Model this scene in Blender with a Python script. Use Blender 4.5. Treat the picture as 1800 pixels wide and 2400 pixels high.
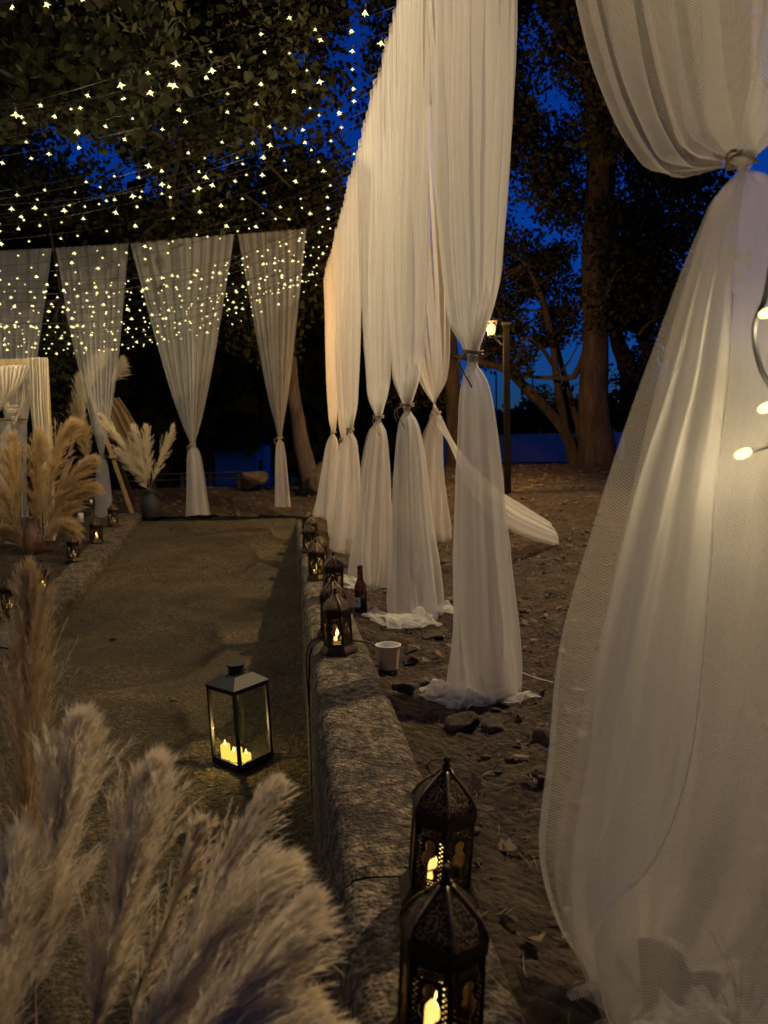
import bpy, bmesh, math, random
import numpy as np
from mathutils import Vector, Matrix

for o in list(bpy.data.objects):
    bpy.data.objects.remove(o, do_unlink=True)
SC = bpy.context.scene
COL = SC.collection
R = math.radians

# ------------------------------------------------------------------ camera
CAM = np.array([0.0, 0.0, 0.80])
F = 1802.0
PITCH = math.atan((1200 - 1078) / F)
ROLL = R(1.2)
fwd = np.array([0, math.cos(PITCH), -math.sin(PITCH)])
r0 = np.array([1.0, 0, 0]); u0 = np.array([0, math.sin(PITCH), math.cos(PITCH)])
rgt = r0 * math.cos(ROLL) - u0 * math.sin(ROLL)
upv = u0 * math.cos(ROLL) + r0 * math.sin(ROLL)
cd = bpy.data.cameras.new('camera'); cam = bpy.data.objects.new('camera', cd); COL.objects.link(cam)
m = Matrix.Identity(4)
for i in range(3):
    m[i][0] = rgt[i]; m[i][1] = upv[i]; m[i][2] = -fwd[i]; m[i][3] = CAM[i]
cam.matrix_world = m
cd.sensor_fit = 'VERTICAL'; cd.sensor_height = 36.0; cd.sensor_width = 27.0
cd.lens = F / 2400 * 36.0
cd.clip_start = 0.02; cd.clip_end = 500
cd.dof.use_dof = True; cd.dof.focus_distance = 2.4; cd.dof.aperture_fstop = 5.8
SC.camera = cam

def ray(px, py):
    return fwd + rgt * ((px - 900) / F) + upv * ((1200 - py) / F)
def P(px, py, y):
    d = ray(px, py); return CAM + d * (y / d[1])
def Gz(px, py, z):
    d = ray(px, py); return CAM + d * ((z - CAM[2]) / d[2])
def proj(p):
    d = np.asarray(p, float) - CAM
    z = d @ fwd
    return 900 + F * (d @ rgt) / z, 1200 - F * (d @ upv) / z

# ------------------------------------------------------------------ world: dusk sky
w = bpy.data.worlds.new('World'); SC.world = w; w.use_nodes = True
nt = w.node_tree; nt.nodes.clear()
sky = nt.nodes.new('ShaderNodeTexSky'); sky.sky_type = 'NISHITA'; sky.sun_disc = False
sky.sun_elevation = R(1.5); sky.sun_rotation = R(200); sky.air_density = 1.0; sky.dust_density = 0.3; sky.ozone_density = 6.0
tint = nt.nodes.new('ShaderNodeMix'); tint.data_type = 'RGBA'; tint.blend_type = 'MULTIPLY'; tint.inputs[0].default_value = 1
tint.inputs[7].default_value = (0.50, 0.92, 1.75, 1)
bg = nt.nodes.new('ShaderNodeBackground'); bg.inputs[1].default_value = 0.12
out = nt.nodes.new('ShaderNodeOutputWorld')
nt.links.new(sky.outputs[0], tint.inputs[6]); nt.links.new(tint.outputs[2], bg.inputs[0]); nt.links.new(bg.outputs[0], out.inputs[0])

SC.view_settings.view_transform = 'Standard'; SC.view_settings.look = 'None'
SC.view_settings.exposure = 0.0; SC.view_settings.gamma = 1.0; SC.view_settings.use_curve_mapping = False
SC.render.engine = 'CYCLES'
cy = SC.cycles
cy.max_bounces = 5; cy.adaptive_threshold = .03; cy.diffuse_bounces = 2; cy.glossy_bounces = 2; cy.transmission_bounces = 4
cy.transparent_max_bounces = 48; cy.caustics_reflective = False; cy.caustics_refractive = False
cy.sample_clamp_indirect = 2.0; cy.use_denoising = True; cy.use_light_tree = True

# ------------------------------------------------------------------ maths helpers
def _h(ix, iy, iz):
    n = (ix * 374761393 + iy * 668265263 + iz * 1274126177) & 0xffffffff
    n = ((n ^ (n >> 13)) * 1274126177) & 0xffffffff
    return ((n ^ (n >> 16)) & 0xffff) / 65535.0
def vnoise(x, y, z=0.0):
    x, y, z = np.broadcast_arrays(np.asarray(x, float), np.asarray(y, float), np.asarray(z, float))
    ix = np.floor(x).astype(np.int64); iy = np.floor(y).astype(np.int64); iz = np.floor(z).astype(np.int64)
    fx, fy, fz = x - ix, y - iy, z - iz
    fx = fx * fx * (3 - 2 * fx); fy = fy * fy * (3 - 2 * fy); fz = fz * fz * (3 - 2 * fz)
    def L(a, b, t): return a + (b - a) * t
    c = [[[_h(ix + i, iy + j, iz + k) for k in (0, 1)] for j in (0, 1)] for i in (0, 1)]
    a = L(L(c[0][0][0], c[1][0][0], fx), L(c[0][1][0], c[1][1][0], fx), fy)
    b = L(L(c[0][0][1], c[1][0][1], fx), L(c[0][1][1], c[1][1][1], fx), fy)
    return L(a, b, fz) * 2 - 1
def fbm(x, y, z=0.0, o=4):
    r, a, s = 0.0, 0.5, 1.0
    for i in range(o):
        r = r + a * vnoise(np.asarray(x) * s + 17.3 * i, np.asarray(y) * s + 5.1 * i, np.asarray(z) * s); a *= .5; s *= 2.03
    return r
def sstep(x, a, b):
    t = np.clip((np.asarray(x, float) - a) / (b - a), 0, 1); return t * t * (3 - 2 * t)
def smooth_keys(ts, vals, t):
    """Monotone-ish cubic (Catmull-Rom) through keys; vals (n,k)."""
    ts = np.asarray(ts, float); vals = np.asarray(vals, float); t = np.asarray(t, float)
    n = len(ts)
    m_ = np.zeros_like(vals)
    m_[1:-1] = (vals[2:] - vals[:-2]) / (ts[2:] - ts[:-2])[:, None]
    m_[0] = (vals[1] - vals[0]) / (ts[1] - ts[0]); m_[-1] = (vals[-1] - vals[-2]) / (ts[-1] - ts[-2])
    i = np.clip(np.searchsorted(ts, t, side='right') - 1, 0, n - 2)
    h = (ts[i + 1] - ts[i])[:, None]; x = ((t - ts[i])[:, None]) / h
    return ((2 * x**3 - 3 * x**2 + 1) * vals[i] + (x**3 - 2 * x**2 + x) * h * m_[i]
            + (-2 * x**3 + 3 * x**2) * vals[i + 1] + (x**3 - x**2) * h * m_[i + 1])

# ------------------------------------------------------------------ object helpers
def tag(o, label=None, cat=None, group=None, kind=None):
    if label: o['label'] = label
    if cat: o['category'] = cat
    if group: o['group'] = group
    if kind: o['kind'] = kind
    return o
def thing(name, label, cat, loc=(0, 0, 0), rz=0.0, group=None, tilt=None):
    o = bpy.data.objects.new(name, None); COL.objects.link(o)
    o.empty_display_size = .1
    o.location = [float(v) for v in loc]; o.rotation_euler = (tilt[0] if tilt else 0, tilt[1] if tilt else 0, rz)
    return tag(o, label, cat, group)
def mesh_data(name, V, Fc, smooth=False, uv=None):
    me = bpy.data.meshes.new(name)
    V = np.asarray(V, np.float32)
    if isinstance(Fc, np.ndarray) and Fc.ndim == 2:
        n, k = Fc.shape
        me.vertices.add(len(V)); me.vertices.foreach_set('co', V.ravel())
        me.loops.add(n * k); me.loops.foreach_set('vertex_index', Fc.astype(np.int32).ravel())
        me.polygons.add(n); me.polygons.foreach_set('loop_start', (np.arange(n) * k).astype(np.int32))
        me.polygons.foreach_set('loop_total', np.full(n, k, np.int32))
        me.update(calc_edges=True)
    else:
        me.from_pydata([tuple(map(float, v)) for v in V], [], [tuple(int(i) for i in f) for f in Fc]); me.update()
    if uv is not None:
        li = np.empty(len(me.loops), np.int32); me.loops.foreach_get('vertex_index', li)
        lay = me.uv_layers.new(name='UVMap'); lay.data.foreach_set('uv', np.asarray(uv, np.float32)[li].ravel())
    if smooth:
        me.polygons.foreach_set('use_smooth', np.ones(len(me.polygons), bool))
    return me
def place(name, me, mat, parent=None, world=False):
    o = bpy.data.objects.new(name, me); COL.objects.link(o)
    if mat is not None and not me.materials: me.materials.append(mat)
    if parent is not None:
        o.parent = parent
        if world: o.location = -Vector(parent.location)
    return o
def mk(name, V, Fc, mat, parent=None, smooth=False, world=False, uv=None):
    return place(name, mesh_data(name, V, Fc, smooth, uv), mat, parent, world)
def copy_tree(o, parent=None):
    c = o.copy(); COL.objects.link(c); c.parent = parent
    for ch in list(o.children): copy_tree(ch, c)
    return c
def gridF(nv, nu, wrap=False):
    i = np.arange(nv - 1)[:, None]; j = np.arange(nu if wrap else nu - 1)[None, :]
    a = i * nu + j; b = i * nu + (j + 1) % nu
    return np.stack([a, b, b + nu, a + nu], -1).reshape(-1, 4)
class MB:
    """collects simple solids into one mesh"""
    def __init__(s): s.V = []; s.F = []
    def add(s, V, Fc):
        n = len(s.V); s.V += [tuple(map(float, v)) for v in V]; s.F += [tuple(int(i) + n for i in f) for f in Fc]; return s
    def box(s, c, d, rz=0, M=None):
        c = np.array(c, float); d = np.array(d, float) / 2
        V = np.array([[x, y, z] for x in (-1, 1) for y in (-1, 1) for z in (-1, 1)], float) * d
        if rz:
            k = np.array([[math.cos(rz), -math.sin(rz), 0], [math.sin(rz), math.cos(rz), 0], [0, 0, 1]]); V = V @ k.T
        V = V + c
        return s.add(V, [(0, 1, 3, 2), (4, 6, 7, 5), (0, 4, 5, 1), (2, 3, 7, 6), (0, 2, 6, 4), (1, 5, 7, 3)])
    def bar(s, a, b, wd, dp=None):
        a = np.array(a, float); b = np.array(b, float); t = b - a; t /= np.linalg.norm(t)
        h = np.array([0, 0, 1.]) if abs(t[2]) < .9 else np.array([0, 1., 0])
        x = np.cross(t, h); x /= np.linalg.norm(x); y = np.cross(x, t)
        x = x * wd / 2; y = y * (dp or wd) / 2
        V = [p + i * x + j * y for p in (a, b) for i, j in ((-1, -1), (1, -1), (1, 1), (-1, 1))]
        return s.add(V, [(3, 2, 1, 0), (4, 5, 6, 7), (0, 1, 5, 4), (1, 2, 6, 5), (2, 3, 7, 6), (3, 0, 4, 7)])
    def lathe(s, prof, n=16, c=(0, 0, 0), a0=0.0, cap=True):
        V = []
        for r, z in prof:
            for k in range(n):
                a = a0 + 2 * math.pi * k / n; V.append((c[0] + r * math.cos(a), c[1] + r * math.sin(a), c[2] + z))
        Fc = [tuple(f) for f in gridF(len(prof), n, True)]
        if cap:
            Fc.append(tuple(range(n))[::-1]); Fc.append(tuple(range((len(prof) - 1) * n, len(prof) * n)))
        return s.add(V, Fc)
    def tube(s, pts, rad, n=8):
        V, Fc = tube_np(pts, rad, n); return s.add(V, Fc)
    def build(s, name, mat, parent=None, smooth=False, world=False):
        return mk(name, s.V, s.F, mat, parent, smooth, world)
    def data(s, name, mat=None, smooth=False):
        me = mesh_data(name, s.V, s.F, smooth)
        if mat: me.materials.append(mat)
        return me
def tube_np(pts, rad, n=8, rough=0.0, seed=0, cap=True):
    pts = np.asarray(pts, float); k = len(pts)
    rad = np.full(k, rad) if np.isscalar(rad) else np.asarray(rad, float)
    T = np.gradient(pts, axis=0); T /= np.linalg.norm(T, axis=1)[:, None] + 1e-9
    x = np.cross(T[0], [0.3, 0.8, 0.52]); x /= np.linalg.norm(x)
    V = []
    a = np.arange(n) * 2 * math.pi / n
    for i in range(k):
        x = x - T[i] * (x @ T[i]); x /= np.linalg.norm(x); y = np.cross(T[i], x)
        rr = rad[i]
        if rough:
            q = pts[i]
            rr = rad[i] * (1 + rough * fbm(np.cos(a) * 2.2 + seed, np.sin(a) * 2.2, q[2] * 2.0 + q[0], 3))
            rr = np.asarray(rr)[:, None]
        V.append(pts[i] + (np.cos(a)[:, None] * x + np.sin(a)[:, None] * y) * rr)
    V = np.concatenate(V)
    Fc = [tuple(f) for f in gridF(k, n, True)]
    if cap: Fc += [tuple(range(n))[::-1], tuple(range((k - 1) * n, k * n))]
    return V, Fc
def spline(pts, n):
    pts = np.asarray(pts, float); d = np.r_[0, np.cumsum(np.linalg.norm(np.diff(pts, axis=0), axis=1))]
    return smooth_keys(d, pts, np.linspace(0, d[-1], n))

# ------------------------------------------------------------------ materials
def newmat(name):
    mt = bpy.data.materials.new(name); mt.use_nodes = True; t = mt.node_tree; t.nodes.clear()
    o = t.nodes.new('ShaderNodeOutputMaterial'); return mt, t, o
def N(t, kind, **kw):
    n = t.nodes.new(kind)
    for k, v in kw.items():
        if k.startswith('i_'):
            key = k[2:]; key = int(key) if key.isdigit() else key.replace('_', ' ')
            n.inputs[key].default_value = v
        else: setattr(n, k, v)
    return n
def ramp(t, fac, stops):
    n = t.nodes.new('ShaderNodeValToRGB'); e = n.color_ramp.elements
    while len(e) < len(stops): e.new(.5)
    for el, (p, c) in zip(e, stops): el.position = p; el.color = (*c, 1) if len(c) == 3 else c
    t.links.new(fac, n.inputs[0]); return n.outputs[0]
def pbr(name, stops, scale=8.0, rough=.7, metal=0.0, bump=0.0, bscale=60.0, coord='Object', detail=6, spec=.5, bdist=.01, stretch=None, vor=None, second=None):
    mt, t, o = newmat(name)
    b = N(t, 'ShaderNodeBsdfPrincipled'); b.inputs['Roughness'].default_value = rough; b.inputs['Metallic'].default_value = metal
    b.inputs['Specular IOR Level'].default_value = spec
    t.links.new(b.outputs[0], o.inputs[0])
    tc = N(t, 'ShaderNodeTexCoord'); vec = tc.outputs[coord]
    if stretch:
        mp = N(t, 'ShaderNodeMapping'); mp.inputs['Scale'].default_value = stretch; t.links.new(vec, mp.inputs[0]); vec = mp.outputs[0]
    n1 = N(t, 'ShaderNodeTexNoise'); n1.inputs['Scale'].default_value = scale; n1.inputs['Detail'].default_value = detail; n1.inputs['Roughness'].default_value = .65
    t.links.new(vec, n1.inputs['Vector'])
    col = ramp(t, n1.outputs[0], stops)
    if second:   # (scale, lo, hi, colour): patches of another colour
        n3 = N(t, 'ShaderNodeTexNoise'); n3.inputs['Scale'].default_value = second[0]; n3.inputs['Detail'].default_value = 8; n3.inputs['Roughness'].default_value = .7
        t.links.new(vec, n3.inputs['Vector'])
        mr = N(t, 'ShaderNodeMapRange'); mr.inputs[1].default_value = second[1]; mr.inputs[2].default_value = second[2]; t.links.new(n3.outputs[0], mr.inputs[0])
        mx = N(t, 'ShaderNodeMix', data_type='RGBA'); t.links.new(mr.outputs[0], mx.inputs[0]); t.links.new(col, mx.inputs[6]); mx.inputs[7].default_value = (*second[3], 1)
        col = mx.outputs[2]
    t.links.new(col, b.inputs['Base Color'])
    if bump:
        n2 = N(t, 'ShaderNodeTexNoise'); n2.inputs['Scale'].default_value = bscale; n2.inputs['Detail'].default_value = 8; n2.inputs['Roughness'].default_value = .7
        t.links.new(vec, n2.inputs['Vector']); h = n2.outputs[0]
        if vor:
            v = N(t, 'ShaderNodeTexVoronoi'); v.inputs['Scale'].default_value = vor; t.links.new(vec, v.inputs['Vector'])
            ma = N(t, 'ShaderNodeMath', operation='SUBTRACT'); t.links.new(h, ma.inputs[0]); t.links.new(v.outputs['Distance'], ma.inputs[1]); h = ma.outputs[0]
        bp = N(t, 'ShaderNodeBump'); bp.inputs['Strength'].default_value = bump; bp.inputs['Distance'].default_value = bdist
        t.links.new(h, bp.inputs['Height']); t.links.new(bp.outputs[0], b.inputs['Normal'])
    return mt
def emis(name, col, s, sample=True):
    mt, t, o = newmat(name); e = N(t, 'ShaderNodeEmission'); e.inputs[0].default_value = (*col, 1); e.inputs[1].default_value = s
    t.links.new(e.outputs[0], o.inputs[0])
    if not sample: mt.cycles.emission_sampling = 'NONE'
    return mt
def thin_cloth(name, col, alpha, trans=.45, net=None, weave=0.0):
    mt, t, o = newmat(name)
    d = N(t, 'ShaderNodeBsdfDiffuse'); d.inputs[0].default_value = (*col, 1)
    tr = N(t, 'ShaderNodeBsdfTranslucent'); tr.inputs[0].default_value = (*col, 1)
    m1 = N(t, 'ShaderNodeMixShader'); m1.inputs[0].default_value = trans
    t.links.new(d.outputs[0], m1.inputs[1]); t.links.new(tr.outputs[0], m1.inputs[2])
    if alpha >= 1: t.links.new(m1.outputs[0], o.inputs[0]); return mt
    tp = N(t, 'ShaderNodeBsdfTransparent'); m2 = N(t, 'ShaderNodeMixShader')
    t.links.new(tp.outputs[0], m2.inputs[1]); t.links.new(m1.outputs[0], m2.inputs[2])
    m2.inputs[0].default_value = alpha
    uv = N(t, 'ShaderNodeTexCoord')
    if net:
        # crossing threads of the net, laid out in the cloth's own metres
        sx = N(t, 'ShaderNodeSeparateXYZ'); t.links.new(uv.outputs['UV'], sx.inputs[0])
        def thread(a, b_):
            x = N(t, 'ShaderNodeMath', operation='MULTIPLY'); x.inputs[1].default_value = a; t.links.new(sx.outputs[0], x.inputs[0])
            y = N(t, 'ShaderNodeMath', operation='MULTIPLY_ADD'); y.inputs[1].default_value = b_; t.links.new(sx.outputs[1], y.inputs[0]); t.links.new(x.outputs[0], y.inputs[2])
            s_ = N(t, 'ShaderNodeMath', operation='SINE'); t.links.new(y.outputs[0], s_.inputs[0])
            ab = N(t, 'ShaderNodeMath', operation='ABSOLUTE'); t.links.new(s_.outputs[0], ab.inputs[0]); return ab.outputs[0]
        k = math.pi / net
        a, b_ = thread(k, k), thread(k, -k)
        mn = N(t, 'ShaderNodeMath', operation='MINIMUM'); t.links.new(a, mn.inputs[0]); t.links.new(b_, mn.inputs[1])
        mr = N(t, 'ShaderNodeMapRange'); mr.inputs[1].default_value = .10; mr.inputs[2].default_value = .55; mr.inputs[3].default_value = min(.95, alpha * 1.7); mr.inputs[4].default_value = alpha * .55
        t.links.new(mn.outputs[0], mr.inputs[0]); t.links.new(mr.outputs[0], m2.inputs[0])
    else:
        n1 = N(t, 'ShaderNodeTexNoise'); n1.inputs['Scale'].default_value = 5; n1.inputs['Detail'].default_value = 4; t.links.new(uv.outputs['UV'], n1.inputs['Vector'])
        mp = N(t, 'ShaderNodeMapping'); mp.inputs['Scale'].default_value = (28, 1.5, 1); t.links.new(uv.outputs['UV'], mp.inputs[0])
        n2 = N(t, 'ShaderNodeTexNoise'); n2.inputs['Scale'].default_value = 1; n2.inputs['Detail'].default_value = 2; t.links.new(mp.outputs[0], n2.inputs['Vector'])
        av = N(t, 'ShaderNodeMath', operation='ADD'); t.links.new(n1.outputs[0], av.inputs[0]); t.links.new(n2.outputs[0], av.inputs[1])
        mr = N(t, 'ShaderNodeMapRange'); mr.inputs[1].default_value = .6; mr.inputs[2].default_value = 1.4; mr.inputs[3].default_value = alpha * .85; mr.inputs[4].default_value = alpha * 1.15
        t.links.new(av.outputs[0], mr.inputs[0]); t.links.new(mr.outputs[0], m2.inputs[0])
    t.links.new(m2.outputs[0], o.inputs[0]); return mt
def glassy(name, col, tint_fac=.08, rough=.03):
    mt, t, o = newmat(name)
    tp = N(t, 'ShaderNodeBsdfTransparent'); tp.inputs[0].default_value = (*col, 1)
    g = N(t, 'ShaderNodeBsdfGlossy'); g.inputs['Roughness'].default_value = rough
    mx = N(t, 'ShaderNodeMixShader'); mx.inputs[0].default_value = tint_fac; t.links.new(tp.outputs[0], mx.inputs[1]); t.links.new(g.outputs[0], mx.inputs[2])
    t.links.new(mx.outputs[0], o.inputs[0]); return mt

M = {}
M['soil'] = pbr('soil', [(.28, (.016, .010, .006)), (.5, (.062, .041, .023)), (.68, (.125, .086, .050)), (.8, (.22, .16, .10))], 11, .97, bump=1.0, bscale=60, bdist=.03, vor=45, second=(1.6, .46, .68, (.035, .024, .015)))
M['path'] = pbr('path', [(.3, (.040, .030, .013)), (.48, (.118, .092, .043)), (.62, (.23, .178, .088)), (.76, (.48, .39, .22))], 42, .92, bump=1.0, bscale=110, bdist=.03, vor=62, second=(1.4, .42, .66, (.066, .053, .027)))
M['kerb'] = pbr('kerb_stone', [(.36, (.035, .028, .019)), (.46, (.11, .088, .058)), (.56, (.23, .185, .125)), (.70, (.42, .35, .25))], 40, .95, bump=.9, bscale=75, bdist=.018, second=(7, .50, .64, (.05, .041, .029)), vor=110)
M['rock'] = pbr('rock', [(.3, (.045, .033, .022)), (.55, (.12, .09, .06)), (.75, (.22, .17, .115))], 9, .95, bump=1.0, bscale=40, bdist=.02)
M['bark'] = pbr('bark', [(.3, (.035, .026, .02)), (.55, (.10, .075, .055)), (.75, (.19, .15, .11))], 10, .95, bump=1.0, bscale=30, bdist=.05, stretch=(1, 1, .22))
M['wood'] = pbr('pale_wood', [(.3, (.30, .18, .08)), (.7, (.48, .40, .20))], 5, .6, bump=.15, bscale=20, stretch=(6, 6, .6))
M['darkwood'] = pbr('dark_wood', [(.3, (.022, .014, .009)), (.7, (.055, .034, .020))], 6, .8, bump=.3, bscale=20, stretch=(6, 6, .6))
M['roofmetal'] = pbr('pierced_metal', [(.40, (.006, .004, .003)), (.52, (.03, .02, .012)), (.60, (.17, .12, .07))], 330, .4, .7, bump=1.0, bscale=330, bdist=.004, detail=0)
M['edge'] = pbr('worn_metal_edge', [(.3, (.09, .06, .035)), (.7, (.30, .22, .13))], 60, .35, .8)
M['blackmetal'] = pbr('black_metal', [(.3, (.008, .008, .008)), (.7, (.018, .017, .016))], 20, .55, .1)
M['brass'] = pbr('aged_metal', [(.3, (.018, .012, .008)), (.6, (.055, .036, .020)), (.85, (.16, .105, .055))], 35, .36, .75, bump=.5, bscale=260, bdist=.003)
M['postpaint'] = pbr('dark_post_paint', [(.3, (.006, .005, .004)), (.7, (.014, .011, .008))], 8, .95, spec=.05, bump=.3, bscale=30)
M['cable'] = pbr('cable', [(.3, (.010, .010, .009)), (.7, (.022, .02, .017))], 20, .6)
M['cord'] = pbr('jute_cord', [(.3, (.30, .23, .14)), (.7, (.50, .40, .26))], 200, .9, bump=.4, bscale=400)
M['tulle'] = thin_cloth('white_tulle', (.85, .84, .80), .47)
M['tulle_net'] = thin_cloth('white_net_tulle', (.86, .835, .76), .33, net=.0043)
M['tulle_thin'] = thin_cloth('thin_white_tulle', (.92, .91, .88), .31)
M['hem'] = thin_cloth('hem_thread', (.92, .90, .86), 1.0, .75)
M['cream'] = thin_cloth('cream_gauze', (.82, .74, .60), .96, .3)
M['macrame'] = pbr('macrame_cotton', [(.3, (.42, .37, .33)), (.7, (.6, .54, .48))], 30, .95)
M['plume'] = thin_cloth('pampas_hair', (.92, .83, .64), 1.0, .5)
M['plume_gold'] = thin_cloth('golden_pampas_hair', (.76, .60, .35), 1.0, .5)
M['tan'] = thin_cloth('tan_cloth', (.30, .21, .11), 1.0, .2)
M['straw'] = pbr('straw', [(.3, (.13, .09, .05)), (.7, (.28, .21, .12))], 30, .85)
M['leaf'] = pbr('oak_leaf', [(.3, (.012, .014, .006)), (.5, (.026, .028, .010)), (.7, (.052, .046, .018))], 6, .7, spec=.12)
M['leafdark'] = pbr('dark_leaf', [(.3, (.010, .014, .008)), (.7, (.03, .034, .016))], 1.2, .85, spec=.05)
M['dryleaf'] = pbr('dry_leaf', [(.3, (.06, .038, .02)), (.7, (.19, .135, .08))], 9, .85)
M['ceramic'] = pbr('dark_ceramic', [(.3, (.010, .012, .013)), (.7, (.022, .025, .024))], 7, .65, bump=.1, bscale=60)
M['clay'] = pbr('brown_clay', [(.3, (.11, .06, .03)), (.7, (.20, .12, .065))], 8, .6, bump=.15, bscale=50)
M['bulb'] = emis('lit_bulb', (1.0, .89, .36), 2.3, False)
M['flame'] = emis('candle_flame', (1.0, .72, .20), 4)
M['wax'] = emis('glowing_wax', (1.0, .55, .14), 1.7)
M['lampglow'] = emis('street_lamp_bulb', (1.0, .56, .13), 5, False)
M['flood'] = emis('floodlight', (.75, 1.0, .85), 18, False)
M['glass'] = glassy('clear_glass', (.95, .96, .92), .05)
M['beerglass'] = glassy('amber_glass', (.28, .13, .04), .08)
M['paper'] = pbr('cup_paper', [(.3, (.56, .43, .25)), (.7, (.62, .49, .30))], 40, .6)
M['whitepaper'] = pbr('white_paper', [(.3, (.76, .75, .72)), (.7, (.82, .81, .78))], 30, .5)
M['darkband'] = pbr('dark_print', [(.3, (.035, .03, .035)), (.7, (.05, .045, .05))], 30, .6)
M['red'] = pbr('red_label', [(.3, (.45, .04, .025)), (.7, (.55, .06, .03))], 30, .5)
M['plaster'] = pbr('pale_plaster', [(.3, (.72, .72, .74)), (.7, (.82, .82, .84))], 3, .9)
M['tile'] = pbr('roof_tile', [(.3, (.16, .09, .06)), (.7, (.26, .15, .10))], 6, .85)
M['purplewall'] = pbr('painted_wall', [(.3, (.62, .42, .42)), (.7, (.78, .54, .52))], .6, .85)
M['teal'] = pbr('teal_paint', [(.3, (.05, .20, .22)), (.7, (.07, .26, .27))], 3, .6)
M['steel'] = pbr('steel', [(.3, (.25, .26, .28)), (.7, (.35, .36, .38))], 5, .5, .4)
M['blackhole'] = pbr('dark_opening', [(.3, (.006, .006, .007)), (.7, (.012, .012, .012))], 5, .9)

# ================================================================== THE SETTING
def kx(y): return .055 - .1225 * y                 # path-side edge of the right kerb
PW = 1.79                                           # path width
def row_x(y): return .66 - .14 * y                  # line of the right-hand curtains
def pathz(y): return np.interp(y, [0, 1, 3.3, 5.4, 6, 7.5, 9], [-.66, -.62, -.5, -.37, -.32, -.09, .14])
def zg(x, y, fine=False):
    x = np.asarray(x, float); y = np.asarray(y, float)
    s = x - kx(y)
    row = np.interp(y, [0, 4, 6.9, 8.9, 12, 14, 20, 40, 120], [0, -.01, -.02, .13, .50, .58, .64, .52, .5])
    right = row + .22 * sstep(s, .7, 2.6) * sstep(y, 3.5, 9) * (1 - sstep(y, 11, 14)) + .05 * (1 - sstep(s, .22, .42))
    left = pathz(y) + .075 + .02 * sstep(-s, 2.2, 5)
    back = np.interp(y, [8.9, 9.3, 11, 12.6, 14, 20, 45, 120], [.135, .13, .26, .38, .33, .0, -.7, -.8])
    tb = sstep(y, 8.7, 9.6)
    lf = left * (1 - tb) + back * tb
    wr = sstep(x / np.maximum(y, 1), -.11, .06)
    rr = right * (1 - tb) + (back * (1 - wr) + right * wr) * tb
    z = np.where(s > -.9, rr, lf)
    bl = sstep(y, 9.0, 10.0)
    z = z * (1 - bl) + (back * (1 - wr) + right * wr) * bl
    n = .030 * fbm(x * 1.3, y * 1.3, 0, 3) + .018 * fbm(x * 6, y * 6, 3, 3)
    if fine:
        n = n + .030 * np.abs(fbm(x * 15, y * 15, 5, 3)) + .011 * fbm(x * 48, y * 48, 9, 2)
    return z + n

def ground():
    s = np.unique(np.round(np.concatenate([-np.geomspace(6, 60, 22)[::-1], np.arange(-6, -1.95, .06), [-1.93], np.linspace(-1.88, .08, 42), np.arange(.10, 2.3, .017), np.arange(2.3, 6, .07), np.geomspace(6, 70, 26)]), 4))
    y = np.unique(np.round(np.concatenate([np.arange(-3, .4, .2), np.arange(.4, 4.5, .018), np.arange(4.5, 9, .034), np.arange(9, 16, .07), np.geomspace(16, 140, 44)]), 4))
    S, Y = np.meshgrid(s, y)
    X = S + kx(np.minimum(Y, 14))
    Z = zg(X, Y, True)
    V = np.stack([X, Y, Z], -1).reshape(-1, 3)
    Fc = gridF(len(y), len(s))
    cs = (S[:-1, :-1] + S[1:, 1:]) / 2; cy_ = (Y[:-1, :-1] + Y[1:, 1:]) / 2
    keep = ~((cs > -1.95) & (cs < .095) & (cy_ < 8.98)).reshape(-1)
    o = mk('ground', V, Fc[keep], M['soil'], smooth=True); tag(o, 'trodden brown earth with stones and pine needles', None, kind='structure')
ground()
def path():
    s = np.linspace(-PW - .06, .02, 86); y = np.arange(-.5, 9.001, .022)
    S, Y = np.meshgrid(s, y); X = S + kx(Y)
    Z = pathz(Y) + .012 * fbm(X * 1.1, Y * 1.1, 0, 3) + .004 * fbm(X * 9, Y * 9, 2, 3) + .0035 * np.abs(vnoise(X * 42, Y * 42, 4))
    Z[-1] -= .0
    V = np.stack([X, Y, Z], -1).reshape(-1, 3)
    n0 = len(V); Fc = list(map(tuple, gridF(len(y), len(s))))
    e = V[-len(s):].copy(); e[:, 2] -= .14
    V = np.concatenate([V, e])
    k = n0 - len(s)
    Fc += [(k + i, k + i + 1, n0 + i + 1, n0 + i) for i in range(len(s) - 1)]
    o = mk('path', V, Fc, M['path'], smooth=True); tag(o, 'sloping exposed aggregate concrete path between two kerbs', None, kind='structure')
path()

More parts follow.
